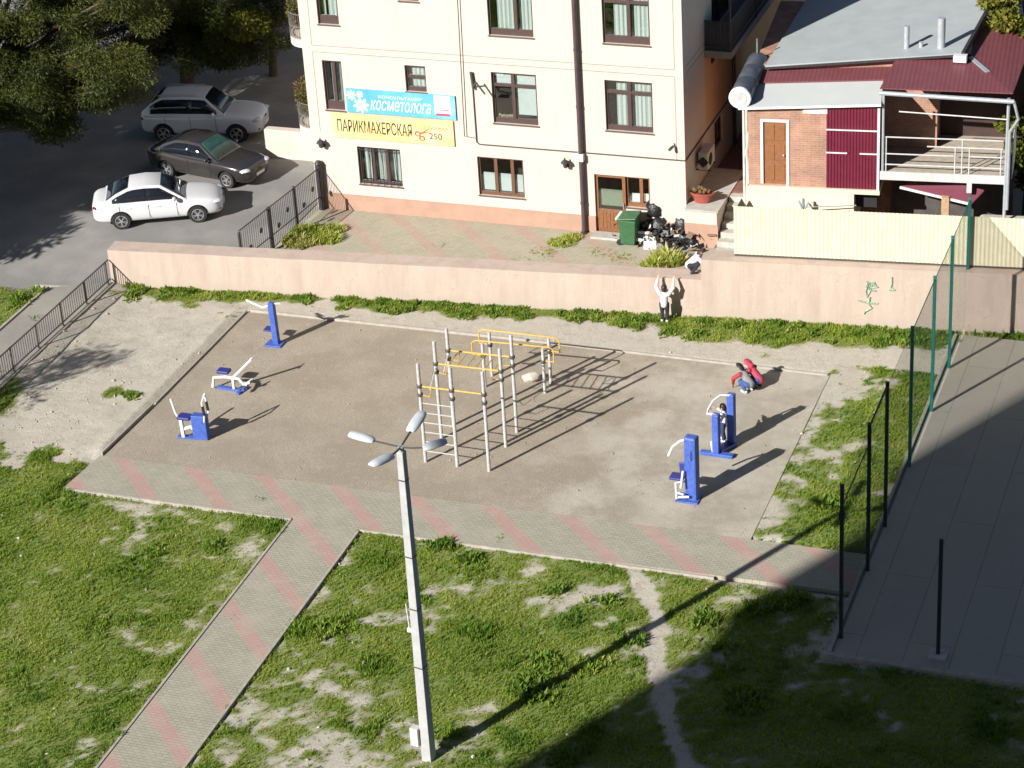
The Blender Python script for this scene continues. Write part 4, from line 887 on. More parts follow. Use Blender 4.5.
# veranda: deck, railing, posts, gutter, back wall coloured as deep shade
b = MB(); hspan(b, 4.1, 8.1, 0.0, 2.14, 3.12, 3.3); hspan(b, 5.77, 8.1, 2.141, 3.4, 3.12, 3.3); b.build('deck', mat('weathered_deck', (0.40, 0.35, 0.28), 0.9, 0.15, 5), hse)
b = MB(); hspan(b, 4.1, 8.12, -0.06, -0.002, 3.05, 3.34); hspan(b, 6.9, 7.06, -0.05, 0.1, 2.7, 3.05); b.build('deck_fascia', MATS['dull_white_railing'] if 'dull_white_railing' in MATS else mat('dull_white_fascia', (0.52, 0.51, 0.49), 0.6, 0.1, 6), hse)
b = MB(); hspan(b, 5.77, 8.6, 3.3, 3.5, 3.3, 6.1); b.build('back_wall', mat('shaded_veranda_wall', (0.055, 0.032, 0.028), 0.9, 0.15, 3), hse)  # near-black colour stands in for the shade deep in the veranda
b = MB()
zr = 4.5
def rb(u0, u1, z, r_=0.024): b.tube(HL(u0, 0.05, z), HL(u1, 0.05, z), r_, n=6)
rb(4.2, 8.0, zr); rb(5.6, 8.0, zr-0.28); rb(4.2, 6.45, zr-0.58); rb(6.95, 8.0, zr-0.58); rb(4.2, 8.0, zr-0.95)
for u_ in (4.3, 6.5, 6.72, 6.95, 7.95): b.tube(HL(u_, 0.05, 3.3), HL(u_, 0.05, zr if u_ in (4.3, 6.72) else zr-0.28), 0.024, n=6)
b.build('railing', mat('dull_white_railing', (0.5, 0.49, 0.47), 0.6, 0.1, 9), hse)
b = MB(); b.path([HL(8.12, -0.05, 0.6), HL(8.12, -0.05, 6.0)], 0.055, 8); b.path([HL(4.2, 0.0, 3.3), HL(4.2, 0.0, 6.0)], 0.045, 8); b.build('post', zinc, hse, smooth=True)
b = MB(); b.path([HL(4.1, -0.33, 6.15), HL(8.3, -0.33, 6.0)], 0.075, 8); b.path([HL(8.3, -0.33, 6.0), HL(8.45, -0.28, 5.4), HL(8.2, -0.1, 4.9), HL(8.2, -0.1, 2.2)], 0.05, 8); b.build('gutter', zinc, hse, smooth=True)
b = MB(); b.path([HL(4.7, -0.1, 5.45), HL(8.1, -0.1, 5.3)], 0.02, 5); b.build('washing_line', whitem, hse)
# side stair lattice
b = MB()
for i in range(9): b.tube(HL(8.3, 0.1+i*0.25, 3.2), HL(8.3, 0.1+i*0.25, 4.5), 0.02, n=5)
for zz in (3.25, 4.0, 4.5): b.tube(HL(8.3, 0.0, zz), HL(8.3, 2.3, zz), 0.024, n=5)
b.build('side_railing', mat('grey_lattice', (0.45, 0.45, 0.43), 0.6, 0.1, 5), hse)
# lower maroon canopy
b = MB(); P4 = [lvl(900, 186.5, 2.5), lvl(971, 203.5, 2.25), lvl(984, 190, 2.75), lvl(928, 176.5, 2.95)]
b.slab(P4, 0.05); oc = b.build('canopy', mat('dark_maroon_canopy', (0.13, 0.02, 0.04), 0.5, 0.1, 3), hse)
k = MB(); k.bar(P4[0]+Vector((0, -0.02, -0.02)), P4[1]+Vector((0, -0.02, -0.02)), 0.04, 0.08); k.build('canopy_edge', whitem, oc)
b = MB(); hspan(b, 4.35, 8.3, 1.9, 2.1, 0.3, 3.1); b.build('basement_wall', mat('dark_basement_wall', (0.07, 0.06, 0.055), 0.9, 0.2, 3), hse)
b = MB(); q = lvl(947, 208, 1.6); k_ = (q-H0); hspan(b, k_.dot(WD)-0.12, k_.dot(WD)+0.12, 0.2, 0.5, 0.3, 2.4); b.build('pillar', mat('brick_pillar_tan', (0.42, 0.27, 0.16), 0.9, 0.15, 6), hse)
b = MB(); hspan(b, 3.3, 4.0, 0.3, 0.4, 1.9, 2.5); b.build('basement_opening', plasticblack, hse)
# grey slab right of the steps
b = MB(); hspan(b, 7.3, 12, -2.6, 0.6, 0.3, 1.75); o = b.build('concrete_platform', concrete, bevel=0.15); recenter(o, HL(9.5, -1, 0.3)); tag(o, 'grey concrete platform behind the fence below the veranda', 'platform')
b = MB(); q = HL(1.0, -0.6, 2.0)
b.path([HL(0.25, -0.75, 2.0), HL(1.7, -0.65, 2.05)], 0.09, 8); b.path([HL(1.55, -0.55, 2.4), HL(1.95, -0.9, 1.7)], 0.035, 6); b.path([HL(1.85, -0.5, 2.35), HL(1.55, -0.9, 1.7)], 0.035, 6); b.path([HL(1.7, -0.6, 1.5), HL(1.7, -0.6, 2.5)], 0.05, 6)
b.path([HL(1.7, -0.6, 2.2), HL(3.4, -0.4, 2.25)], 0.02, 5); b.path([HL(3.2, -0.6, 2.1), HL(3.6, -0.7, 1.75)], 0.035, 6); b.path([HL(3.2, -0.6, 1.6), HL(3.2, -0.6, 2.15)], 0.04, 6)
o = b.build('water_pipes', mat('grey_blue_pipe', (0.25, 0.28, 0.30), 0.5, 0.2, 6), hse)
b = MB(); b.add([HL(-0.62, -0.5, 1.8), HL(-0.05, -0.5, 1.8), HL(-0.35, -0.5, 2.35), HL(-0.62, -0.42, 1.8), HL(-0.05, -0.42, 1.8), HL(-0.35, -0.42, 2.35)], [(0, 1, 2), (3, 5, 4), (0, 3, 4, 1), (1, 4, 5, 2), (2, 5, 3, 0)]); b.build('gusset_plate', iron, hse)
# insulated tank on its stand
t0 = pln(740, 98, HL(0, -0.15, 0), WN); axis = (lvl(757, 64, t0.z+0.12)-t0); axis = axis.normalized()*3.1
t = root('water_tank', (t0.x, t0.y, 0.6), 'dark segmented cylindrical water tank with a white end on tall posts', 'tank')
k = MB(); rr = 0.36; zax = axis.normalized(); xq = zax.cross(Vector((0, 0, 1))).normalized(); Mx = Matrix((xq, zax.cross(xq), zax)).transposed()
prof = []
for i in range(3): a_ = i*1.0+0.06; prof += [(rr*0.94, a_), (rr, a_+0.04), (rr, a_+0.9), (rr*0.94, a_+0.95)]
k.lathe(prof, t0, 20, Mx); k.build('barrel', tankm, t, smooth=True)
k = MB(); k.lathe([(rr*0.97, -0.05), (rr*1.02, -0.03), (rr*1.02, 0.07), (rr*0.9, 0.08)], t0, 20, Mx); k.build('end_cap', plasterwhite, t, smooth=True)
k = MB(); k.lathe([(rr*0.66, -0.07), (rr*0.7, -0.05)], t0, 16, Mx); k.build('cap_disc', mat('grey_cap_disc', (0.45, 0.45, 0.44), 0.6, 0.15, 8), t)
k = MB()
for f_ in (0.1, 0.25): q = t0+axis*f_; k.path([q+Vector((0.05, 0, -rr)), Vector((q.x+0.05, q.y, 1.2))], 0.05, 8)
k.path([t0+Vector((0.22, 0.3, -0.3)), Vector((t0.x+0.25, t0.y+0.3, 4.6)), Vector((t0.x+0.12, t0.y+0.3, 3.8)), Vector((t0.x+0.22, t0.y+0.25, 2.7))], 0.06, 8); k.build('stand', mat('whitewashed_pipe', (0.5, 0.49, 0.45), 0.7, 0.15, 6), t, smooth=True)
k = MB(); q = t0+axis*0.92; k.tube(q+Vector((0, 0, rr)), q+Vector((0, 0, rr+0.5)), 0.03); k.tube(q+Vector((0.25, 0, 0)), q+Vector((0.7, 0.05, -0.1)), 0.13, n=10); k.build('valve', mat('green_grey_valve', (0.14, 0.19, 0.18), 0.5, 0.2, 6), t)

# ------------------------------------------------------------------ cream profiled fence on the taller wall
fz0, fz1 = 2.04, 3.74
t = root('metal_fence', wp(-12, 0.45, 2.03), 'cream profiled sheet metal fence along the top of the taller wall', 'fence', rz=TH)
b = MB(); x0f = -18.05
FPf = lambda u, i, z: wp(x0f, 0.42, 0) + WD*u + WN*i + Vector((0, 0, z))
corrug(b, FPf, 0, 22, fz0+0.06, fz1, 0.13, 0.011); b.build('sheet', creamsheet, t)
b = MB()
for i in range(9): b.tube(FPf(0.05+i*2.6, 0.05, fz0-0.2), FPf(0.05+i*2.6, 0.05, fz1-0.05), 0.035, n=6)
b.build('post', clampm, t)
b = MB(); b.path([FPf(0, -0.02, fz0+0.03), FPf(22, -0.02, fz0+0.03)], 0.02, 5); b.build('bottom_rail', clampm, t)
# ------------------------------------------------------------------ street lamp
LB = Vector((LAMP.x, LAMP.y, 0)); LT = Vector((LB.x-0.06, LB.y+0.10, 8.32))
t = root('street_lamp', LB, 'tall square concrete street lamp with four grey lamp heads on the lawn', 'street lamp')
k = MB(); ang = R(80); nn = 9; vs = []
for i in range(nn):
    f_ = i/(nn-1); c = LB*(1-f_)+LT*f_; hw = 0.138*(1-f_)+0.088*f_
    if i == 0: c = c-Vector((0, 0, 0.3))
    vs += [c+Vector((math.cos(ang+math.pi/4+j*math.pi/2), math.sin(ang+math.pi/4+j*math.pi/2), 0))*hw*1.32 for j in range(4)]
k.add(vs, [(4*i+j, 4*i+(j+1) % 4, 4*i+4+(j+1) % 4, 4*i+4+j) for i in range(nn-1) for j in range(4)]+[(3, 2, 1, 0), tuple(range(4*nn-4, 4*nn))]); k.build('pole', palecon, t, bevel=0.012)
k = MB()
for z in (2.6, 4.2, 5.6, 7.6): f_ = z/8.32; c = LB*(1-f_)+LT*f_; c.z = z; hw = (0.138*(1-f_)+0.088*f_)*1.32+0.004; k.lathe([(hw, -0.018), (hw, 0.018)], c, 4, Matrix.Rotation(ang+math.pi/4, 3, 'Z'))
k.build('strap', clampm, t)
k = MB(); k.box(LB+Vector((-0.26, -0.06, 0.62)), (0.2, 0.22, 0.5), Matrix.Rotation(ang, 3, 'Z')); k.build('fuse_box', mat('pale_grey_box', (0.5, 0.49, 0.46), 0.6, 0.1, 7), t, bevel=0.012)
k = MB(); k.box(LB+Vector((-0.2, 0.0, 3.6)), (0.1, 0.08, 0.1)); k.path([LB+Vector((-0.2, 0, 3.6)), LB+Vector((-0.24, 0, 4.3))], 0.015, 5); k.build('cable_clip', whitem, t)
zt_ = 8.42; cen = Vector((LT.x, LT.y, zt_))
heads = [((349, 434), (374, 441), 'flat'), ((423, 412), (410, 432), 'side'), ((371, 466), (392, 456), 'side'), ((447, 441), (423, 449), 'flat')]
hm = mat('grey_lamp_housing', (0.50, 0.53, 0.56), 0.45, 0.07, 5); hd = mat('dark_lamp_base', (0.13, 0.14, 0.19), 0.5, 0.1, 5)
k = MB(); k.path([LT-Vector((0, 0, 0.25)), LT+Vector((0, 0, 0.12))], 0.075, 10)
k.build('collar', zinc, t)
for (tip, inner, kd) in heads:
    a_, c_ = lvl(*inner, zt_+0.05), lvl(*tip, zt_+0.16); d_ = (c_-a_); L = d_.length; x = d_.normalized(); y = Vector((0, 0, 1)).cross(x).normalized(); z = x.cross(y)
    k = MB(); k.path([cen, cen*0.5+a_*0.5+Vector((0, 0, 0.0)), a_+x*0.12], 0.024, 6); oa = k.build('arm', clampm, t)
    # a shallow shell, wide in the middle, dark underside
    st_ = [(0.0, 0.09, 0.05), (0.08, 0.125, 0.08), (0.4, 0.145, 0.10), (0.75, 0.14, 0.09), (0.95, 0.115, 0.065), (1.0, 0.08, 0.035)]; N = 10; vs = []
    for (f_, w, h) in st_:
        for j in range(N+1): an = math.pi*j/N; vs.append(a_+x*(L*f_)+y*(w*math.cos(an))+z*(h*math.sin(an)))
    n_ = len(st_); fs = [(i*(N+1)+j, (i+1)*(N+1)+j, (i+1)*(N+1)+j+1, i*(N+1)+j+1) for i in range(n_-1) for j in range(N)]+[tuple(range(N, -1, -1)), tuple(range((n_-1)*(N+1), n_*(N+1)))]
    k = MB(); k.add(vs, fs); ol = k.build('lamp_head', hm, oa, smooth=True, angle=50)
    k = MB(); vs = []
    for (f_, w, h) in st_:
        for j in range(N+1): an = math.pi+math.pi*j/N; vs.append(a_+x*(L*f_)+y*(w*0.97*math.cos(an))+z*(h*0.45*math.sin(an)-0.002))
    k.add(vs, fs+[(i*(N+1), i*(N+1)+N, (i+1)*(N+1)+N, (i+1)*(N+1)) for i in range(n_-1)]); k.build('lamp_base', hd, ol, smooth=True, angle=50)

# ------------------------------------------------------------------ pull-up bars
hP, zB = 3.2, 2.47
A_, B_, C_ = Vector((-24.38, 56.72, 0)), Vector((-23.39, 56.69, 0)), Vector((-22.41, 56.67, 0))
D_, E_ = Vector((-24.42, 58.13, 0)), Vector((-22.41, 58.12, 0)); G_, F_ = Vector((-24.36, 59.0, 0)), Vector((-22.38, 59.02, 0))
t = root('pull_up_frame', (-23.4, 57.9, 0), 'steel pull-up frame with seven pale posts, yellow bars and a wall ladder', 'climbing frame')
for p in (A_, B_, C_, D_, E_, F_, G_):
    k = MB(); k.path([p-Vector((0, 0, 0.2)), p+Vector((0, 0, hP))], 0.052, 10); k.lathe([(0.056, 0), (0.05, 0.03)], p+Vector((0, 0, hP)), 10); k.build('post', silverm, t, smooth=True)
    k = MB()
    for dz in (0.03, -0.24): k.lathe([(0.075, -0.05), (0.085, -0.03), (0.085, 0.03), (0.075, 0.05)], p+Vector((0, 0, zB+dz)), 10)
    k.build('clamp', clampm, t)
def ybar(p, q, z, r_=0.025): k = MB(); k.path([p+Vector((0, 0, z)), q+Vector((0, 0, z))], r_, 8); k.build('bar', yellowm, t, smooth=True)
ybar(A_, C_, zB+0.03); ybar(D_, E_, zB+0.03); ybar(G_, F_, zB+0.03)
k = MB(); v_ = Vector((0, 0, zB-0.22))
for p, sx in ((A_, 1), (D_, 1), (E_, -1), (G_, 1), (F_, -1)):
    k.path([p+Vector((sx*0.36, 0, zB+0.03)), p+Vector((sx*0.30, -0.02, zB-0.28)), p+Vector((0, 0, zB-0.24))], 0.016, 6)
k.build('corner_brace', yellowm, t, smooth=True)
k = MB()
for i in range(6):
    x = -24.05+i*0.28; k.tube((x, D_.y, zB+0.0), (x, G_.y, zB+0.0), 0.016, n=6)
k.build('overhead_rung', yellowm, t)
k = MB()
for i in range(6): z = 0.38+i*0.315; k.tube(A_+Vector((0, 0, z)), B_+Vector((0, 0, z)), 0.017, n=6)
k.build('wall_ladder_rung', silverm, t)
k = MB()
for p, q in ((D_, A_), (G_, D_)): k.path([p+Vector((0, 0, zB-0.05)), p*0.55+q*0.45+Vector((0, 0, zB-0.5)), p+Vector((0, 0, zB-0.75))], 0.014, 6)
k.build('side_brace', silverm, t)
# parallel bars
t = root('parallel_bars', (-23.3, 61.9, 0), 'low parallel bars of two yellow rails on four pale posts', 'parallel bars')
H4, I4, J4, K4 = Vector((-24.25, 61.48, 0)), Vector((-24.29, 62.21, 0)), Vector((-22.34, 61.53, 0)), Vector((-22.37, 62.19, 0))
for p in (H4, I4, J4, K4):
    k = MB(); k.path([p-Vector((0, 0, 0.2)), p+Vector((0, 0, 1.52))], 0.05, 10); k.build('post', silverm, t, smooth=True)
    k = MB(); k.lathe([(0.075, -0.05), (0.085, -0.03), (0.085, 0.03), (0.075, 0.05)], p+Vector((0, 0, 1.08)), 10); k.build('clamp', clampm, t)
for p, q in ((H4, J4), (I4, K4)):
    d_ = (q-p).normalized()*0.34; u_ = Vector((0, 0, 1))
    k = MB(); k.path([p+u_*1.1-d_*0.1, p+u_*1.1-d_, p+u_*1.5-d_, p+u_*1.58-d_*0.6, q+u_*1.58+d_*0.6, q+u_*1.5+d_, q+u_*1.1+d_, q+u_*1.1+d_*0.1], 0.024, 8); k.build('rail', yellowm, t, smooth=True)
# stone
k = MB(); q = lvl(532, 381); k.ball(q+Vector((0, 0, 0.13)), (0.30, 0.2, 0.15), Matrix.Rotation(0.3, 3, 'Z'), 8, 6, 0.2)
o = k.build('stone', stonem, smooth=True, bevel=0.0); recenter(o, q); tag(o, 'single pale boulder on the gravel beside the parallel bars', 'stone')

# ------------------------------------------------------------------ outdoor gym machines (blue and white)
g0 = 'outdoor fitness machines on the playground'
# arm puller at the back left
p = Vector((-31.77, 62.66, 0)); t = root('exercise_machine', p, 'blue post machine with a long white arm at the back left of the gravel', 'exercise machine', group=g0)
V = lambda x, y, z: p+Vector((x, y, z))
k = MB(); k.span(V(-0.32, -0.2, 0), V(0.24, 0.24, 0.06)); k.build('base_plate', bluem, t, bevel=0.01)
k = MB(); k.bar(V(0.02, 0.02, 0.05), V(-0.02, 0.02, 1.5), 0.19, 0.19, (0, 1, 0)); k.build('post', bluem, t, bevel=0.015)
k = MB(); k.path([V(0, 0, 1.44), V(-0.28, -0.06, 1.33), V(-0.62, -0.02, 1.42), V(-0.92, 0.1, 1.45)], 0.036, 8); k.path([V(0.02, 0, 1.46), V(0.24, 0.12, 1.44)], 0.036, 8); k.build('arm', whitem, t, smooth=True)
k = MB(); k.span(V(-0.45, 0.08, 0.40), V(-0.12, 0.4, 0.45)); k.build('seat', navym, t, bevel=0.01)
k = MB(); k.path([V(-0.02, 0.1, 0.35), V(-0.3, 0.24, 0.39)], 0.03, 6); k.build('seat_bracket', navym, t)
# pull-rider
p = Vector((-31.85, 59.55, 0)); t = root('exercise_machine', p, 'white framed rowing machine with a small dark blue seat and slanting lever', 'exercise machine', group=g0)
k = MB(); k.bar(V(-0.5, 0.0, 0.04), V(0.35, -0.05, 0.04), 0.16, 0.07); k.bar(V(0.3, -0.3, 0.04), V(0.42, 0.2, 0.04), 0.12, 0.07); k.build('base_beam', bluem, t, bevel=0.01)
k = MB(); k.path([V(-0.62, -0.1, 0.06), V(-0.58, -0.05, 0.38), V(-0.2, 0, 0.42), V(0.25, 0.0, 0.40), V(0.42, -0.05, 0.26), V(0.62, 0.0, 0.32)], 0.05, 8); k.path([V(0.05, 0, 0.4), V(0.08, -0.05, 0.06)], 0.05, 8); k.path([V(0.5, -0.1, 0.12), V(0.52, -0.05, 0.3), V(0.62, 0.2, 0.34)], 0.035, 8); k.build('frame', whitem, t, smooth=True)
k = MB(); k.bar(V(0.05, 0.0, 0.42), V(0.62, 0.36, 0.98), 0.09, 0.06); k.path([V(0.62, 0.2, 0.98), V(0.64, 0.54, 0.99)], 0.022, 6); k.build('lever', whitem, t, bevel=0.01)
k = MB(); k.span(V(-0.52, 0.02, 0.48), V(-0.12, 0.32, 0.58)); k.build('seat', navym, t, bevel=0.03)
k = MB(); k.path([V(0.5, -0.3, 0.2), V(0.5, 0.2, 0.2)], 0.05, 8); k.build('foot_bar', bluem, t)
# leg press with loop handle
p = Vector((-31.55, 56.45, 0)); t = root('exercise_machine', p, 'blue box machine with a seat and upright black and white loop handle', 'exercise machine', group=g0)
k = MB(); k.bar(V(-0.62, -0.06, 0.03), V(0.3, 0.06, 0.03), 0.2, 0.06); k.build('base_beam', bluem, t, bevel=0.01)
k = MB(); k.box(V(0.12, 0.03, 0.42), (0.46, 0.26, 0.80), Matrix.Rotation(0.1, 3, 'Z')); k.build('housing', bluem, t, bevel=0.02)
k = MB(); k.bar(V(-0.42, -0.08, 0.05), V(-0.46, -0.06, 0.62), 0.1, 0.1, (0, 1, 0)); k.path([V(-0.42, -0.05, 0.3), V(-0.18, 0, 0.38), V(0.0, 0, 0.22)], 0.06, 8); k.build('leg', whitem, t, bevel=0.01)
k = MB(); k.span(V(-0.58, -0.12, 0.62), V(-0.16, 0.22, 0.72)); k.build('seat', navym, t, bevel=0.03)
k = MB(); k.path([V(-0.52, 0.0, 0.55), V(-0.66, 0.02, 0.8), V(-0.8, 0.1, 1.2)], 0.035, 8); k.build('backrest', whitem, t, smooth=True)
k = MB(); k.path([V(0.3, -0.05, 0.6), V(0.36, -0.1, 0.85), V(0.34, -0.12, 1.32), V(0.30, 0.18, 1.45), V(0.34, 0.22, 0.85), V(0.3, 0.05, 0.6)], 0.03, 8); k.build('loop_handle', whitem, t, smooth=True)
k = MB(); k.tube(V(0.37, -0.11, 0.9), V(0.35, -0.12, 1.2), 0.042, n=8); k.tube(V(0.34, 0.21, 0.9), V(0.32, 0.2, 1.2), 0.042, n=8); k.build('grip', plasticblack, t)
# tall post machine front right
p = Vector((-16.42, 56.5, 0)); t = root('exercise_machine', p, 'tall thick blue post machine with a curved white arm at the front right', 'exercise machine', group=g0)
k = MB(); k.box(V(0.08, 0.05, 0.99), (0.36, 0.3, 2.02), Matrix.Rotation(R(-8), 3, 'Z')); k.build('post', bluem, t, bevel=0.05)
k = MB(); k.ball(V(0.12, -0.10, 1.45), (0.05, 0.015, 0.2)); k.build('emblem_plate', navym, t)
k = MB(); k.span(V(-0.35, -0.25, 0), V(0.3, 0.25, 0.05)); k.build('base_plate', bluem, t, bevel=0.01)
k = MB(); k.path([V(0.0, 0.0, 1.92), V(-0.22, -0.05, 1.86), V(-0.42, -0.12, 1.68), V(-0.52, -0.18, 1.42)], 0.036, 8); k.build('arm', whitem, t, smooth=True)
k = MB(); k.path([V(-0.3, -0.25, 0.12), V(-0.32, -0.22, 0.62), V(-0.1, -0.1, 0.62)], 0.035, 8); k.path([V(-0.08, -0.28, 0.3), V(-0.34, -0.2, 0.3)], 0.03, 8); k.path([V(-0.3, -0.22, 0.15), V(0.05, -0.2, 0.2)], 0.035, 8); k.path([V(-0.16, -0.28, 0.5), V(-0.12, -0.15, 0.98)], 0.035, 8); k.build('seat_frame', whitem, t, smooth=True)
k = MB(); k.span(V(-0.56, -0.1, 0.60), V(-0.14, 0.26, 0.68)); k.build('seat', navym, t, bevel=0.03)
k = MB(); k.bar(V(-0.12, 0.08, 0.68), V(-0.16, 0.12, 1.1), 0.3, 0.05, (0, 1, 0)); k.build('backrest', navym, t, bevel=0.02)
# twin post machine
p = Vector((-16.3, 59.05, 0)); t = root('exercise_machine', p, 'twin blue post machine with a white loop handle where the boy stands', 'exercise machine', group=g0)
k = MB(); k.bar(V(-0.5, 0.02, 0.05), V(0.48, -0.02, 0.05), 0.2, 0.1); k.build('base_beam', bluem, t, bevel=0.01)
k = MB(); k.box(V(-0.02, 0.02, 0.7), (0.2, 0.2, 1.3), Matrix.Rotation(R(-8), 3, 'Z')); k.build('post', bluem, t, bevel=0.02)
k = MB(); k.box(V(0.26, 0.66, 0.85), (0.22, 0.2, 1.7), Matrix.Rotation(R(-8), 3, 'Z')); k.build('post', bluem, t, bevel=0.02)
k = MB(); k.path([V(0.0, 0.0, 1.32), V(-0.28, 0.02, 1.33), V(-0.27, 0.12, 1.42), V(-0.18, 0.3, 1.6), V(-0.02, 0.5, 1.70), V(0.28, 0.62, 1.67)], 0.034, 8); k.build('loop_handle', whitem, t, smooth=True)
k = MB(); k.bar(V(0.02, 0.1, 0.12), V(0.26, 0.62, 0.12), 0.34, 0.06); k.build('standing_platform', navym, t)
k = MB(); k.path([V(-0.12, 0.0, 0.1), V(-0.16, -0.02, 0.45)], 0.04, 8); k.build('pedal_arm', whitem, t)

# ------------------------------------------------------------------ railing on the left
t = root('railing', (-39.12, 61, 0.18), 'grey brown iron railing with close upright bars along the left pavement', 'railing')
ys = [55.6, 57.2, 58.82, 60.45, 62.08, 63.72, 65.25]
for y in ys: k = MB(); k.tube((-39.1, y, 0.0), (-39.1, y, 1.0), 0.032, n=8); k.build('post', railm, t)
k = MB()
for z in (0.98, 0.28): k.tube((-39.1, 52, z), (-39.1, 65.45, z), 0.025, n=6)
k.build('rail', railm, t)
k = MB(); n_ = int((65.2-54)/0.135)
for i in range(n_): y = 65.15-i*0.135; k.tube((-39.1, y, 0.28), (-39.1, y, 0.97), 0.0135, n=4)
k.build('baluster', railm, t)
# iron fence on the terrace
t = root('iron_fence', (-34.5, 69.5, 0.3), 'black iron fence with thin bars between the parking place and the terrace', 'fence')
fps = [(-34.22, 72.3, 0.125, 1.75), (-34.37, 70.45, 0.05, 1.62), (-34.55, 68.72, 0.08, 1.55), (-34.75, 66.75, 0.05, 1.5)]
for (x, y, r_, h) in fps: k = MB(); k.path([(x, y, 0.1), (x, y, 0.3+h)], r_, 10); k.lathe([(r_*1.15, 0), (r_*0.6, r_*0.8)], (x, y, 0.3+h), 10); k.build('post', iron, t, smooth=True)
k = MB()
for z in (1.6, 0.55): k.path([(x, y, 0.3+z-0.02) for x, y, r_, h in fps], 0.02, 5)
k.build('rail', iron, t)
k = MB()
for (a_, c_) in zip(fps[:-1], fps[1:]):
    for i in range(1, 15):
        f_ = i/15; x, y = a_[0]*(1-f_)+c_[0]*f_, a_[1]*(1-f_)+c_[1]*f_; k.tube((x, y, 0.4), (x, y, 1.88), 0.0095, n=4)
    for f_, z in ((0.3, 1.3), (0.68, 1.0)):
        x, y = a_[0]*(1-f_)+c_[0]*f_, a_[1]*(1-f_)+c_[1]*f_; k.ball((x, y, z), (0.03, 0.13, 0.1), nu=8, nv=5)
k.build('baluster', iron, t)

# ------------------------------------------------------------------ court fence
t = root('court_fence', (-10.85, 59.5, 0.05), 'tall green mesh fence with slim posts along the court edge', 'fence')
cp = [(-10.88, 50.75, 4.5), (-10.88, 54.0, 4.45), (-10.88, 56.28, 4.45), (-10.86, 59.6, 4.45), (-10.86, 62.95, 4.4), (-10.85, 65.75, 4.4), (-10.84, 68.62, 4.45)]
for i, (x, y, h) in enumerate(cp):
    k = MB(); k.span((x-0.045, y-0.04, 0.0), (x+0.045, y+0.04, h)); k.span((x-0.05, y-0.045, h), (x+0.05, y+0.045, h+0.03)); k.build('post', shadedpost if i < 3 else greenpost, t)
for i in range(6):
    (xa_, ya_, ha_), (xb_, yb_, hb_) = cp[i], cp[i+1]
    k = MB(); k.span((xa_-0.005, ya_+0.05, 0.1), (xa_+0.003, yb_-0.05, ha_-0.08)); k.build('mesh_panel', shadednet if i < 3 else greennet, t)
k = MB(); k.bar((cp[1][0], cp[1][1]+0.05, 4.38), (cp[2][0], cp[2][1]-0.05, 4.38), 0.04, 0.05); k.bar((cp[0][0], cp[0][1]+0.05, 3.9), (cp[1][0], cp[1][1]-0.05, 3.9), 0.02, 0.03); k.build('top_rail', shadedpost, t)
k = MB(); k.bar((cp[3][0], cp[3][1]+0.05, 4.34), (cp[6][0], cp[6][1]-0.05, 4.36), 0.02, 0.02); k.build('top_wire', greenpost, t)
k = MB(); k.span((cp[0][0]-0.07, cp[0][1]-0.06, 3.55), (cp[0][0]+0.07, cp[0][1]+0.06, 3.72)); k.build('lock_box', shadedpost, t)
q = lvl(938, 656, 0.06); t = root('fence_post', q, 'lone dark post in a concrete footing at the shaded front of the court', 'post')
k = MB(); k.span((q.x-0.045, q.y-0.04, 0.0), (q.x+0.045, q.y+0.04, 3.45)); k.build('shaft', shadedpost, t)
k = MB(); k.span((q.x-0.22, q.y-0.2, 0.02), (q.x+0.22, q.y+0.2, 0.14)); k.build('footing', concrete, t, bevel=0.03)
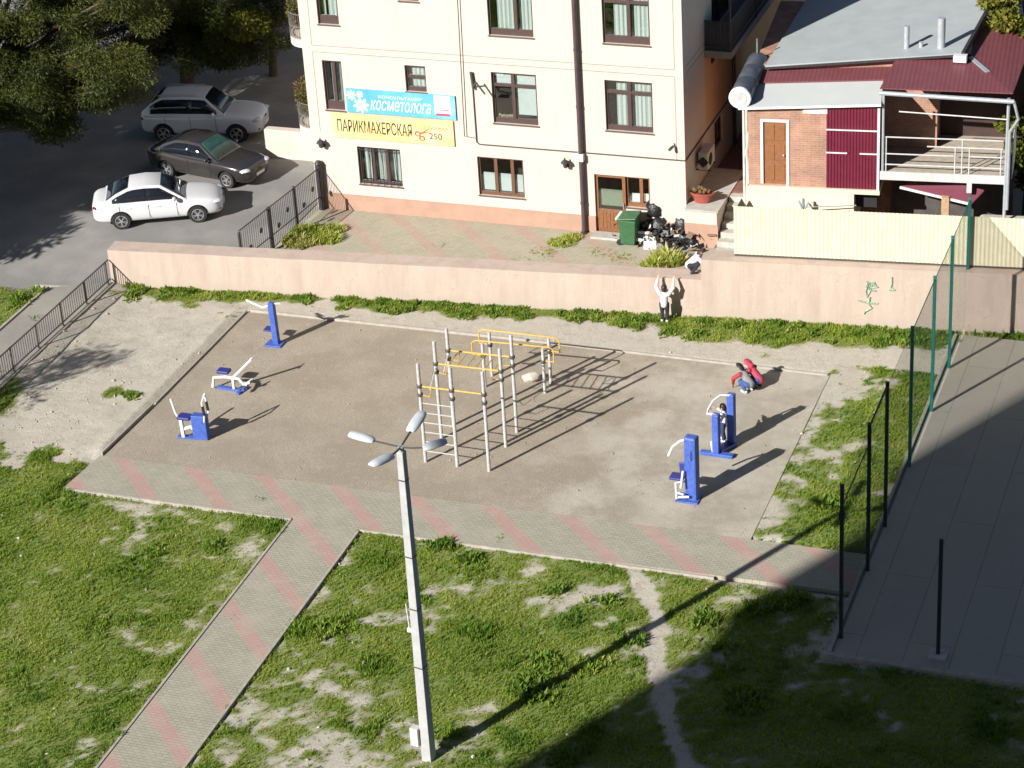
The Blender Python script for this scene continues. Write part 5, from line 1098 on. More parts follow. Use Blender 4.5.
# ------------------------------------------------------------------ cars
def sub(o, n=2):
    m_ = o.modifiers.new('round', 'SUBSURF'); m_.levels = n; m_.render_levels = n; return o
def loft(stations, name, M, parent, lv=2):
    """stations: x, list of (y,z) from bottom centre round to top centre (half section)"""
    k = MB(); vs = []; n = len(stations[0][1])
    for x, half in stations:
        full = half + [(-y, z) for y, z in half[-2:0:-1]]
        vs += [(x, y, z) for y, z in full]
    w = 2*n-2
    fs = [(i*w+j, i*w+(j+1) % w, (i+1)*w+(j+1) % w, (i+1)*w+j) for i in range(len(stations)-1) for j in range(w)]
    fs += [tuple(range(w-1, -1, -1)), tuple(range((len(stations)-1)*w, len(stations)*w))]
    k.add(vs, fs); o = k.build(name, M, parent, smooth=True, local=True, angle=180); return sub(o, lv)
def make_car(name, loc, heading, label, paint, kind='sedan', glass=None, group='cars parked by the cream house'):
    wind = glass or carglass; glass = carglass
    suv = kind == 'suv'
    L = 4.75 if suv else 4.58; W = 0.93 if suv else 0.885; ax = (1.42, -1.44) if suv else (1.38, -1.30); rw = 0.37 if suv else 0.325
    t = root(name, loc, label, 'car', rz=heading, group=group)
    bl = 1.10 if suv else 0.95    # beltline
    hd_ = 1.11 if suv else 0.94; tr = 1.12 if suv else 1.04
    h0, h1 = L/2, -L/2; zb_ = 0.30 if suv else 0.22
    def sec(w, zb, zt, crown=0.03, tuck=0.90):
        zm = zb+(zt-zb)*0.52
        return [(0, zb), (w*0.80, zb), (w*0.97, zb+0.10), (w, zm), (w*0.985, zt-0.10), (w*tuck, zt-0.012), (w*0.5, zt+crown*0.8), (0, zt+crown)]
    fs = hd_
    st = [(h0, sec(W*0.50, zb_+0.16, fs-0.30, 0.0)), (h0-0.03, sec(W*0.62, zb_+0.06, fs-0.24, 0.01)), (h0-0.14, sec(W*0.84, zb_, fs-0.15, 0.02)), (h0-0.42, sec(W*0.97, zb_, fs-0.07, 0.03)), (h0-0.9, sec(W, zb_, fs-0.02, 0.035)), (h0-1.32, sec(W, zb_, bl, 0.02)),
          (0.3, sec(W, zb_, bl+0.01, 0.0)), (-0.8, sec(W, zb_, bl+0.02, 0.0)), (h1+0.95, sec(W, zb_, tr+0.0, 0.01)), (h1+0.5, sec(W*0.98, zb_, tr, 0.02)), (h1+0.16, sec(W*0.90, zb_+0.03, tr-0.02, 0.015)), (h1+0.03, sec(W*0.74, zb_+0.10, tr-0.10, 0.0)), (h1, sec(W*0.62, zb_+0.18, tr-0.2, 0.0))]
    body = loft(st, 'body', paint, t)
    # wheel housings cut out of the body
    cut = MB()
    for x in ax:
        for s in (1, -1): cut.lathe([(rw+0.06, -0.17), (rw+0.06, 0.2)], (x, s*(W-0.05), rw+0.0), 24, Matrix.Rotation(R(90), 4, 'X'))
    co = cut.build('cutter', paint, t, local=True); bm_ = body.modifiers.new('arch', 'BOOLEAN'); bm_.object = co; bm_.solver = 'FAST'; bm_.operation = 'DIFFERENCE'
    dg = bpy.context.evaluated_depsgraph_get(); dg.update(); me = bpy.data.meshes.new_from_object(body.evaluated_get(dg)); body.modifiers.clear(); body.data = me; bpy.data.objects.remove(co)
    for p_ in me.polygons: p_.use_smooth = True
    me.set_sharp_from_angle(angle=R(42))
    # cabin shell
    if suv: cx = [(1.02, bl-0.02), (0.22, 1.72), (-1.5, 1.72), (-2.24, bl+0.10)]
    else: cx = [(1.05, bl-0.03), (0.14, 1.46), (-0.90, 1.46), (-1.85, tr-0.02)]
    wb, wr = W*0.90, W*0.66
    (xa_, za_), (xb_, zb2), (xc_, zc_), (xd_, zd_) = cx
    rings = []
    N = 12
    def arc(x, z, w, cr): return [(x, w*math.cos(math.pi*i/ N) if 0 else w*(1-2*i/N), z+cr*(1-(1-2*i/N)**2)) for i in range(N+1)]
    lines = [arc(xa_, za_, wb, 0.0), arc((xa_+xb_)/2-0.03, (za_+zb2)/2+0.03, (wb+wr)/2+0.02, 0.01), arc(xb_, zb2, wr, 0.03), arc((xb_+xc_)/2, max(zb2, zc_)+0.035, wr+0.02, 0.03), arc(xc_, zc_, wr, 0.03), arc((xc_+xd_)/2-0.02, (zc_+zd_)/2+0.04, (wb+wr)/2, 0.01), arc(xd_, zd_, wb-0.03, 0.0)]
    k = MB(); vs = [p_ for l in lines for p_ in l]; M1 = N+1
    f_ = [(i*M1+j, i*M1+j+1, (i+1)*M1+j+1, (i+1)*M1+j) for i in range(len(lines)-1) for j in range(N)]
    # sides
    nb = len(vs); low = [(l[0][0], wb if 0 < i < len(lines)-1 else l[0][1], (bl-0.03)) for i, l in enumerate(lines)]; lowr = [(x, -y, z) for x, y, z in low]
    vs += low+lowr; m_ = len(lines)
    f_ += [(i*M1, (i+1)*M1, nb+i+1, nb+i) for i in range(m_-1)] + [(i*M1+N, nb+m_+i, nb+m_+i+1, (i+1)*M1+N) for i in range(m_-1)]
    k.add(vs, f_); cab = k.build('roof', paint, t, smooth=True, local=True, angle=28)
    # glass lying a little proud of the shell
    def lerp(a_, b_, f): return tuple(a_[q]*(1-f)+b_[q]*f for q in range(3))
    def panel(nm, rows, off, M):
        k = MB(); n_ = len(rows[0]); vs = [tuple(Vector(p_)+Vector(off)) for r_ in rows for p_ in r_]
        k.add(vs, [(i*n_+j, i*n_+j+1, (i+1)*n_+j+1, (i+1)*n_+j) for i in range(len(rows)-1) for j in range(n_-1)]); o = k.build(nm, M, t, smooth=True, local=True, angle=180)
        sm = o.modifiers.new('thick', 'SOLIDIFY'); sm.thickness = 0.008; sm.offset = 0; return o
    def insetrow(a_, b_, f, e=0.07): r_ = [lerp(a_[i], b_[i], f) for i in range(N+1)]; return [lerp(r_[0], r_[-1], e+(1-2*e)*i/N) if 0 else (r_[i][0], r_[i][1]*(1-e), r_[i][2]) for i in range(N+1)]
    panel('windscreen', [insetrow(lines[0], lines[1], 0.12), insetrow(lines[0], lines[1], 1.0), insetrow(lines[1], lines[2], 0.93)], (0.012, 0, 0.014), wind)
    panel('rear_window', [insetrow(lines[4], lines[5], 0.10), insetrow(lines[4], lines[5], 1.0), insetrow(lines[5], lines[6], 0.78)], (-0.012, 0, 0.014), glass)
    for s in (1, -1):
        def sp(x, f):   # point on the side between belt and roof line
            xs = [l[0][0] for l in lines][::-1]; zs = [l[0][2] for l in lines][::-1]; ws = [l[0][1] for l in lines][::-1]
            z = float(np.interp(x, xs, zs)); w = float(np.interp(x, xs, ws)); zl = bl+0.02
            return (x, s*(wb*(1-f)+w*f+0.012), zl*(1-f)+z*f)
        bpil = -0.32 if suv else -0.28
        xf = xa_-0.34; xr = xd_+(0.35 if suv else 0.30)
        def strip(xl, xr_, n_=7):
            top = []; bot = []
            for i in range(n_+1):
                x = xl+(xr_-xl)*i/n_; zz = sp(x, 1)[2]; fmax = max(0.02, 1-0.085/max(0.09, zz-bl-0.02)); bot.append(sp(x, 0.05)); top.append(sp(x, max(0.06, fmax)))
            return [bot, top]
        panel('side_window', strip(bpil-0.05, xf+0.02), (0, 0, 0), glass); panel('side_window', strip(xr, bpil+0.05), (0, 0, 0), glass)
        k = MB(); k.ball((xa_-0.42, s*(W+0.07), bl+0.08), (0.07, 0.11, 0.08)); k.build('mirror', paint, t, smooth=True, local=True)
        for xx in (0.02, -1.0): k = MB(); k.bar((xx-0.1, s*(W*0.995+0.006), bl-0.16), (xx+0.1, s*(W*0.995+0.006), bl-0.16), 0.02, 0.025); k.build('door_handle', paint, t, local=True)
        for xx in (xa_-0.35, bpil, -1.30): k = MB(); k.bar((xx, s*(W*0.995+0.002), zb_+0.14), (xx-0.02, s*(W*0.985+0.004), bl-0.07), 0.008, 0.012, (1, 0, 0)); k.build('door_seam', plasticblack, t, local=True)
        k = MB(); k.ball((h0-0.24, s*W*0.70, fs-0.23), (0.23, 0.19, 0.075), Matrix.Rotation(s*-0.35, 3, 'Z')); k.build('headlight', headm, t, smooth=True, local=True)
        k = MB(); k.ball((h1+0.12, s*W*0.74, tr-0.2), (0.085, 0.15, 0.06)); k.build('tail_light', tailm, t, smooth=True, local=True)
        k = MB(); k.ball((h0-0.17, s*W*0.66, zb_+0.2), (0.1, 0.12, 0.06)); k.build('fog_light', plasticblack, t, smooth=True, local=True)
        for x in ax:
            c = (x, s*(W-0.115), rw); Rm = Matrix.Rotation(R(90), 4, 'X')
            k = MB(); k.lathe([(rw*0.62, -0.1), (rw*0.95, -0.105), (rw, -0.06), (rw, 0.06), (rw*0.95, 0.105), (rw*0.62, 0.1)], c, 28, Rm); w_ = k.build('wheel', rubber, t, smooth=True, local=True)
            k = MB(); cc = (x, s*(W-0.01), rw)
            for i in range(10): an = i*math.pi/5+(0.16 if i % 2 else -0.16); k.bar((x, s*(W-0.016), rw), (x+math.cos(an)*rw*0.63, s*(W-0.016), rw+math.sin(an)*rw*0.63), 0.022, 0.012, (0, 1, 0))
            k.path([(x+rw*0.63*math.cos(j*math.pi/14), s*(W-0.014), rw+rw*0.63*math.sin(j*math.pi/14)) for j in range(29)], 0.014, 5); k.lathe([(0.06, -0.01), (0.06, 0.01)], (x, s*(W-0.004), rw), 12, Rm)
            k.build('rim', rimm, w_, smooth=True, local=True, angle=30)
            k = MB(); k.lathe([(rw*0.6, -0.005), (rw*0.6, 0.005)], (x, s*(W-0.05), rw), 20, Rm); k.build('brake_disc', plasticblack, w_, local=True)
            k = MB(); k.lathe([(rw+0.05, -0.02), (rw+0.05, 0.0)], (x, s*(W-0.24), rw), 24, Rm); k.build('wheel_housing', plasticblack, t, local=True)
    k = MB(); k.ball((h0-0.05, 0, fs-0.32), (0.05, W*0.40, 0.07)); k.build('grille', plasticblack, t, smooth=True, local=True)
    k = MB(); k.ball((h0-0.10, 0, zb_+0.13), (0.10, W*0.55, 0.08)); k.build('lower_intake', plasticblack, t, smooth=True, local=True)
    k = MB(); k.box((h0+0.012, 0, zb_+0.24), (0.015, 0.5, 0.11)); k.build('number_plate', plasterwhite, t, local=True)
    k = MB(); k.box((h1-0.005, 0, tr-0.33), (0.015, 0.5, 0.11)); k.build('number_plate', plasterwhite, t, local=True)
    if suv:
        k = MB()
        for s in (1, -1): k.path([(0.0, s*0.55, 1.74), (-0.1, s*0.56, 1.80), (-1.45, s*0.56, 1.81), (-1.6, s*0.55, 1.75)], 0.02, 6)
        k.build('roof_rail', rimm, t, local=True)
    return t
gz = 0.285
make_car('parked_car', (-39.72, 70.5, gz), R(24.4), 'white sedan parked with its nose towards the iron fence', carpaint('white_car_paint', (0.64, 0.64, 0.65)))
make_car('parked_car', (-39.62, 74.4, gz), R(-10), 'dark grey sedan parked between the white sedan and silver estate', carpaint('dark_grey_car_paint', (0.034, 0.031, 0.030), 0.2), glass=tealglass)
fa, ra = lvl(239, 142.5, gz), lvl(165, 142, gz); hdg = math.atan2(fa.y-ra.y, fa.x-ra.x); mid_ = (fa+ra)/2+Vector((-math.sin(hdg), math.cos(hdg), 0))*0.83
make_car('parked_car', (mid_.x, mid_.y, gz), hdg, 'pale silver tall estate car parked in the shade of the trees', carpaint('silver_car_paint', (0.66, 0.70, 0.74), 0.3, 0.0), 'suv')
make_car('parked_car', (-44.5, 91.5, gz), R(70), 'teal car with pale windscreen half hidden behind the trees', carpaint('teal_car_paint', (0.05, 0.12, 0.13), 0.3), glass=mat('pale_windscreen', (0.16, 0.22, 0.24), 0.1, 0.1, 3, spec=0.7))

# ------------------------------------------------------------------ rubbish by the door
q = lvl(630, 243, 0.3); t = root('wheelie_bin', q, 'green wheeled rubbish bin with a pale lid edge by the glazed door', 'bin')
k = MB(); k.add([q+Vector(v) for v in ((-0.24, -0.26, 0.06), (0.24, -0.26, 0.06), (0.24, 0.26, 0.06), (-0.24, 0.26, 0.06), (-0.31, -0.34, 0.95), (0.31, -0.34, 0.95), (0.31, 0.34, 0.95), (-0.31, 0.34, 0.95))], [(3, 2, 1, 0), (4, 5, 6, 7), (0, 1, 5, 4), (1, 2, 6, 5), (2, 3, 7, 6), (3, 0, 4, 7)]); k.build('body', bingreen, t, bevel=0.02)
k = MB(); k.bar(q+Vector((-0.34, 0.0, 0.98)), q+Vector((0.34, 0.0, 1.05)), 0.74, 0.06); k.build('lid', bingreen, t, bevel=0.02)
k = MB(); k.span(q+Vector((-0.4, -0.3, 0.93)), q+Vector((-0.30, 0.3, 1.02))); k.build('handle', plasterwhite, t, bevel=0.02)
for s in (-1, 1): k = MB(); k.lathe([(0.1, -0.03), (0.1, 0.03)], q+Vector((-0.3, s*0.22, 0.1)), 14, Matrix.Rotation(R(90), 4, 'X')); k.build('wheel', rubber, t)
def lumpy(nm, c, rad, M, seed, jit=0.17, knot=True, sub_=2):
    rg = random.Random(seed); k = MB(); k.ball((0, 0, rad[2]*0.86), rad, None, 14, 9, jit, rg)
    if knot: k.path([(0, 0, rad[2]*1.65), (0.03, 0.02, rad[2]*1.95), (0.07, 0.05, rad[2]*2.15)], [0.05, 0.03, 0.06], 6)
    o = k.build(nm, M, smooth=True, angle=70); o.location = c; o.rotation_euler = (0, 0, rg.random()*6); return o
bags = [((652, 238), (0.36, 0.33, 0.36), 0.3, 'black bin bag leaning against the green bin'), ((661, 238), (0.40, 0.34, 0.42), 0.35, 'black bin bag in the middle of the rubbish heap below the window'), ((657, 236), (0.36, 0.33, 0.34), 1.0, 'topmost black bin bag on the rubbish heap'),
        ((643, 239), (0.28, 0.26, 0.25), 0.3, 'small black bin bag squeezed right behind the green bin'), ((676, 241), (0.33, 0.3, 0.28), 0.3, 'black bin bag on the left of the outer pile before the platform'), ((686, 244), (0.42, 0.34, 0.28), 0.3, 'wide low black bin bag nearest the cream platform'), ((683, 239), (0.34, 0.3, 0.27), 0.65, 'black bin bag lying on top of the outer pile'), ((693, 246), (0.28, 0.22, 0.2), 0.3, 'smallest black bin bag at the right end of the outer pile')]
for i, ((x, y), rad, z, lb) in enumerate(bags):
    q = lvl(x-1, y-1, 0.3); q.z = z-0.02; tag(lumpy('rubbish_bag', q, rad, bagm, 40+i), lb, 'rubbish bag', 'black rubbish bags by the house wall')
q = lvl(669, 239, 0.3); o = lumpy('rubbish_bag', Vector((q.x, q.y+0.5, 0.3)), (0.5, 0.4, 0.62), mat('brown_sack_cloth', (0.10, 0.075, 0.055), 0.8, 0.25, 9), 71, 0.08); tag(o, 'big brown sack standing against the wall behind the bin bags', 'sack', 'black rubbish bags by the house wall')
for i, ((x, y), sz, z, lb, rz_) in enumerate([((650, 247), (0.42, 0.36, 0.3), 0.3, 'open white cardboard box in front of the bin bags', 0.3), ((645, 241), (0.55, 0.3, 0.10), 0.62, 'flat white tray lying across the bags beside the green bin', 0.1), ((644, 244), (0.5, 0.3, 0.10), 0.45, 'lower white tray beside the green bin', -0.1), ((659, 246), (0.25, 0.2, 0.24), 0.3, 'small beige carton to the right of the white box', 0.6)]):
    q = lvl(x, y, 0.3); k = MB(); a_, b_, c_ = sz; th_ = 0.015
    k.box((0, 0, th_/2), (a_, b_, th_))
    for (dx, dy, w, d) in ((-a_/2+th_/2, 0, th_, b_), (a_/2-th_/2, 0, th_, b_), (0, -b_/2+th_/2, a_-2*th_, th_), (0, b_/2-th_/2, a_-2*th_, th_)): k.box((dx, dy, th_+(c_-th_)/2), (w, d, c_-th_))
    o = k.build('cardboard_box', mat('beige_carton', (0.5, 0.40, 0.29), 0.8, 0.1, 7) if 'beige' in lb else plasterwhite); o.location = (q.x, q.y, z); o.rotation_euler = (0, 0, rz_); tag(o, lb, 'box')

# loose litter round the heap
def litter(name, cx, cy, sx, sy, n, z, seed, M, size=0.12):
    rg = np.random.default_rng(seed); P = np.stack([cx+rg.normal(size=n)*sx, cy+rg.normal(size=n)*sy, np.full(n, z)], 1); a = rg.normal(size=(n, 3)); a[:, 2] *= 0.5; a /= np.linalg.norm(a, axis=1)[:, None]; b_ = np.cross(a, rg.normal(size=(n, 3))); b_ /= np.linalg.norm(b_, axis=1)[:, None]
    L = (size*(0.3+rg.random(n)))[:, None]; Wd = (size*(0.15+0.8*rg.random(n)))[:, None]; P[:, 2] += 0.05+np.abs(rg.normal(size=n))*0.08
    V = np.stack([P-a*L-b_*Wd, P+a*L-b_*Wd, P+a*L*0.8+b_*Wd, P-a*L+b_*Wd*0.7], 1).reshape(-1, 3); return stuff(mesh_np(name, V, np.arange(n*4).reshape(n, 4), M, np.repeat(rg.random(n), 4)))
def littermat():
    M, nt, b, v = base('mixed_litter', 0.7); at = nd(nt, 'ShaderNodeAttribute', attribute_name='tint'); rp = ramp(nt, at.outputs['Fac'], [(0.0, (0.02, 0.02, 0.022)), (0.45, (0.03, 0.03, 0.035)), (0.5, (0.30, 0.22, 0.15)), (0.62, (0.6, 0.58, 0.55)), (0.72, (0.16, 0.10, 0.07)), (0.85, (0.10, 0.12, 0.14)), (1.0, (0.45, 0.40, 0.33))]); rp.node.color_ramp.interpolation = 'CONSTANT'; nt.links.new(rp, b.inputs['Base Color']); return M
lm_ = littermat(); q = lvl(662, 246, 0.3); litter('heap_litter', q.x-0.1, q.y+0.12, 0.6, 0.2, 220, 0.3, 3, lm_, 0.13); litter('heap_litter', q.x+0.1, q.y+0.35, 0.7, 0.25, 160, 0.65, 4, lm_, 0.14)
q = lvl(690, 244, 0.3); litter('heap_litter', q.x-0.15, q.y+0.1, 0.3, 0.18, 120, 0.45, 5, lm_, 0.11)
# ------------------------------------------------------------------ people
def cap(k, p, q, r0, r1=None):
    r1 = r0 if r1 is None else r1; p, q = Vector(p), Vector(q); n = max(2, int((q-p).length/(0.5*min(r0, r1)))+1)
    for i in range(n+1): f = i/n; k.ball(p*(1-f)+q*f, r0*(1-f)+r1*f, nu=10, nv=7)
def fuse(k, name, M, parent, vox):
    o = k.build(name, M, parent, local=True)
    m_ = o.modifiers.new('fuse', 'REMESH'); m_.mode = 'VOXEL'; m_.voxel_size = vox; sm = o.modifiers.new('soft', 'SMOOTH'); sm.iterations = 4; sm.factor = 0.5
    dg = bpy.context.evaluated_depsgraph_get(); dg.update(); me = bpy.data.meshes.new_from_object(o.evaluated_get(dg)); o.modifiers.clear(); o.data = me
    me.materials.clear(); me.materials.append(M)
    for p_ in me.polygons: p_.use_smooth = True
    return o
def person(loc, rz, label, J, top, bottom, hair=None, shoes=None, hood=None, sleeves=None, face=Vector((0, 1, 0)), s=1.0, longhair=False):
    """J: joints; the body is one fused figure, clothes and hair are worn over it"""
    J = {k_: Vector(v)*s for k_, v in J.items()}
    t = root('person', loc, label, 'person', rz=rz); b = MB(); c = s
    hc = J['head']; f = Vector(face).normalized(); up = (hc-J['neck']).normalized(); side = f.cross(up).normalized()
    def hd(x, y, z): return hc+side*(x*c)+f*(y*c)+up*(z*c)
    Hm = Matrix((side, f, up)).transposed()
    b.ball(hc, (0.083*c, 0.098*c, 0.112*c), Hm, 14, 10); b.ball(hd(0, 0.03, -0.055), (0.06*c, 0.065*c, 0.06*c), Hm)
    b.ball(hd(0, 0.098, -0.012), (0.014*c, 0.02*c, 0.022*c), Hm, 8, 6)
    for e in (-1, 1): b.ball(hd(e*0.085, -0.005, -0.01), (0.013*c, 0.022*c, 0.03*c), Hm, 8, 6)
    cap(b, J['neck']-up*0.03*c, hd(0, -0.01, -0.06), 0.045*c, 0.043*c)
    cap(b, J['pelvis'], J['chest'], 0.105*c, 0.10*c); cap(b, J['chest'], J['neck'], 0.09*c, 0.05*c)
    for e in 'lr':
        cap(b, J['chest']+(J['sh_'+e]-J['chest'])*0.3, J['sh_'+e], 0.065*c, 0.052*c)
        cap(b, J['sh_'+e], J['el_'+e], 0.046*c, 0.036*c); cap(b, J['el_'+e], J['wr_'+e], 0.036*c, 0.024*c)
        cap(b, J['hip_'+e], J['kn_'+e], 0.078*c, 0.052*c); cap(b, J['kn_'+e], J['an_'+e], 0.052*c, 0.034*c)
        fd = (J['toe_'+e]-J['an_'+e]); cap(b, J['an_'+e]-Vector((0, 0, 0.02*c)), J['toe_'+e], 0.033*c, 0.026*c)
        d = (J['wr_'+e]-J['el_'+e]).normalized(); w = d.cross(Vector((0, 0, 1)) if abs(d.z) < 0.8 else Vector((0, 1, 0))).normalized(); nn_ = d.cross(w); sg = 1 if e == 'r' else -1
        pc = J['wr_'+e]+d*0.045*c; b.ball(pc, (0.034*c, 0.042*c, 0.017*c), Matrix((w, d, nn_)).transposed(), 10, 7)
        for i in range(4):
            a0 = pc+d*0.032*c+w*((i-1.5)*0.018*c); ln = (0.052, 0.06, 0.056, 0.043)[i]*c; mid = a0+d*ln*0.55+nn_*0.008*c; cap(b, a0, mid, 0.0095*c, 0.009*c); cap(b, mid, a0+d*ln+nn_*0.026*c, 0.009*c, 0.008*c)
        th = pc-d*0.02*c+w*(sg*0.03*c); cap(b, th, th+w*(sg*0.025*c)+d*0.03*c, 0.011*c, 0.009*c); cap(b, th+w*(sg*0.025*c)+d*0.03*c, th+w*(sg*0.027*c)+d*0.055*c, 0.009*c, 0.008*c)
    fuse(b, 'body', skinm, t, 0.0085*c)
    for e in (-1, 1): k = MB(); k.ball(hd(e*0.033, 0.085, 0.008), (0.013*c, 0.008*c, 0.009*c), Hm, 8, 6); k.build('eye', plasticblack, t, smooth=True, local=True)
    k = MB(); k.ball(hd(0, 0.092, -0.052), (0.022*c, 0.008*c, 0.006*c), Hm, 8, 6); k.build('mouth', mat('lip_tone', (0.36, 0.14, 0.12), 0.5, 0.05, 9), t, smooth=True, local=True)
    k = MB(); k.ball(hd(0, -0.016, 0.022), (0.094*c, 0.104*c, 0.108*c), Hm, 14, 10); k.ball(hd(0, -0.045, -0.03), (0.085*c, 0.07*c, 0.085*c), Hm)
    if longhair: cap(k, hd(0, -0.09, -0.03), hd(0, -0.13, -0.22), 0.045*c, 0.022*c)
    fuse(k, 'hair', hair or hairm, t, 0.011*c)
    k = MB(); cap(k, J['pelvis']-(J['chest']-J['pelvis']).normalized()*0.02*c, J['chest'], 0.128*c, 0.122*c); cap(k, J['chest'], J['neck']-up*0.025*c, 0.11*c, 0.062*c)
    k2 = MB() if sleeves else k
    for e in 'lr':
        cap(k, J['chest']+(J['sh_'+e]-J['chest'])*0.3, J['sh_'+e], 0.08*c, 0.064*c)
        cap(k2, J['sh_'+e], J['el_'+e], 0.07*c, 0.06*c); k2.ball(J['el_'+e], 0.064*c); cap(k2, J['el_'+e], J['wr_'+e]-(J['wr_'+e]-J['el_'+e]).normalized()*0.01*c, 0.058*c, 0.044*c)
    fuse(k, 'jacket' if hood or sleeves else 'jumper', top, t, 0.012*c)
    if sleeves: fuse(k2, 'sleeves', sleeves, t, 0.011*c)
    if hood:
        k = MB(); k.ball(hd(0, -0.03, 0.02), (0.115*c, 0.115*c, 0.13*c), Hm, 14, 10); cap(k, hd(0, -0.05, -0.07), J['neck'], 0.09*c, 0.08*c); fuse(k, 'hood', hood, t, 0.012*c)
    k = MB(); cap(k, J['pelvis']+(J['chest']-J['pelvis'])*0.25, J['pelvis'], 0.117*c, 0.12*c)
    for e in 'lr': cap(k, J['hip_'+e], J['kn_'+e], 0.094*c, 0.066*c); cap(k, J['kn_'+e], J['an_'+e]+(J['kn_'+e]-J['an_'+e]).normalized()*0.025*c, 0.066*c, 0.05*c)
    fuse(k, 'trousers', bottom, t, 0.012*c)
    for e in 'lr':
        k = MB(); a_ = J['an_'+e]-Vector((0, 0, 0.025*c)); cap(k, a_-(J['toe_'+e]-a_).normalized()*0.02*c, J['toe_'+e]+(J['toe_'+e]-a_).normalized()*0.015*c, 0.044*c, 0.036*c); fuse(k, 'shoe', shoes or plasticblack, t, 0.01*c)
    return t
wool = mat('white_wool', (0.64, 0.62, 0.64), 0.95, 0.05, 18, 0.004, 60); darkcl = mat('black_trouser_cloth', (0.022, 0.023, 0.03), 0.9, 0.15, 12); jean = mat('blue_denim', (0.045, 0.08, 0.22), 0.9, 0.25, 14)
pink = mat('pink_red_jacket', (0.42, 0.045, 0.085), 0.75, 0.12, 9); greyj = mat('pale_grey_vest', (0.22, 0.215, 0.21), 0.85, 0.2, 12); redj = mat('dark_red_sleeve', (0.33, 0.035, 0.04), 0.8, 0.15, 10); whshoe = mat('white_trainer', (0.7, 0.7, 0.7), 0.6, 0.05, 10)
stand = dict(pelvis=(0, 0, .62), chest=(0, .02, .86), neck=(0, .02, 1.0), head=(0, .04, 1.13), sh_l=(-.15, .02, .95), sh_r=(.15, .02, .95), hip_l=(-.075, 0, .6), hip_r=(.075, 0, .6), kn_l=(-.08, .02, .33), kn_r=(.08, .02, .33), an_l=(-.08, -.01, .07), an_r=(.08, -.01, .07), toe_l=(-.085, .1, .035), toe_r=(.085, .1, .035))
person((-20.12, 66.95, 0.02), R(2), 'child in white jumper facing the wall with both arms raised to its top', dict(stand, el_l=(-.27, .12, 1.12), wr_l=(-.24, .22, 1.32), el_r=(.27, .12, 1.12), wr_r=(.26, .24, 1.32)), wool, darkcl, shoes=whshoe, s=1.03)
# boy on the twin post machine, holding the loop, seen from behind and left
kb_ = lvl(724.5, 441, 0.15)
person((kb_.x, kb_.y, 0.15), R(80), 'boy in white top and dark trousers standing between the twin blue posts', dict(stand, el_l=(-.22, .10, .80), wr_l=(-.16, .26, .92), el_r=(.24, .10, .82), wr_r=(.16, .28, .95), kn_r=(.08, .1, .34), an_r=(.08, .03, .07), toe_r=(.085, .14, .035)), wool, mat('navy_trouser_cloth', (0.03, 0.04, 0.10), 0.9, 0.15, 12), shoes=whshoe, s=0.98)
crouch = dict(pelvis=(0, 0, .27), chest=(0, .20, .46), neck=(0, .28, .57), head=(0, .36, .66), sh_l=(-.14, .24, .52), sh_r=(.14, .24, .52), hip_l=(-.08, .0, .26), hip_r=(.08, .0, .26), kn_l=(-.13, .24, .30), kn_r=(.13, .24, .30), an_l=(-.12, .06, .06), an_r=(.12, .06, .06), toe_l=(-.13, .17, .035), toe_r=(.13, .17, .035))
B_loc = lvl(690, 272, 1.34)
person((B_loc.x, B_loc.y-0.02, 1.33), R(-70), 'child in white jumper crouching on top of the low wall and leaning right', dict(crouch, el_l=(-.18, .40, .42), wr_l=(-.14, .52, .22), el_r=(.18, .38, .38), wr_r=(.16, .42, .14)), wool, darkcl, s=1.08)
person((-16.32, 62.95, 0.02), R(62), 'child in grey vest with dark red sleeves crouching over the sand', dict(crouch, el_l=(-.20, .42, .36), wr_l=(-.14, .50, .14), el_r=(.20, .40, .34), wr_r=(.16, .48, .10)), greyj, jean, shoes=whshoe, sleeves=redj, s=1.1)
person((-16.12, 63.28, 0.02), R(70), 'child in pink red hooded jacket crouching beside the child in grey', dict(crouch, el_l=(-.20, .36, .38), wr_l=(-.12, .46, .26), el_r=(.20, .36, .38), wr_r=(.12, .46, .26)), pink, MATS['blue_denim'], hood=pink, s=1.1)

# ------------------------------------------------------------------ trees and plants
def leaf_cloud(name, clusters, n, size, M, parent, seed, flat_=0.6, up=0.0, tint_shift=0.0):
    """many leaf sized faces through the volume of each clump (centre, radii)"""
    rg = np.random.default_rng(seed); cs = np.array([c for c, r in clusters]); rs = np.array([r for c, r in clusters])
    wgt = (rs.prod(1))**0.7; wgt /= wgt.sum(); idx = rg.choice(len(cs), n, p=wgt)
    d = rg.normal(size=(n, 3)); d /= np.linalg.norm(d, axis=1)[:, None]; rad = rg.random(n)**0.45
    P = cs[idx]+d*rs[idx]*rad[:, None]
    # two leaf axes: spread mostly outwards and hanging a little
    a = d*0.7+rg.normal(size=(n, 3))*0.6; a[:, 2] += up; a /= np.linalg.norm(a, axis=1)[:, None]
    b_ = np.cross(a, rg.normal(size=(n, 3))); b_ /= np.linalg.norm(b_, axis=1)[:, None]
    L = size*(0.6+0.8*rg.random(n))[:, None]; Wd = L*flat_
    V = np.stack([P-b_*Wd*0.35, P+a*L*0.45-b_*Wd*0.5, P+a*L, P+a*L*0.45+b_*Wd*0.5], 1).reshape(-1, 3)
    F = np.arange(n*4).reshape(n, 4)
    tc = rg.random(len(cs)); tint = np.clip(tc[idx]*0.45+rg.random(n)*0.5+tint_shift, 0, 1)
    inv = np.array(ROOT[parent.name].inverted())
    V = V@inv[:3, :3].T+inv[:3, 3]
    o = mesh_np(name, V, F, M, np.repeat(tint, 4)); o.parent = parent; return o
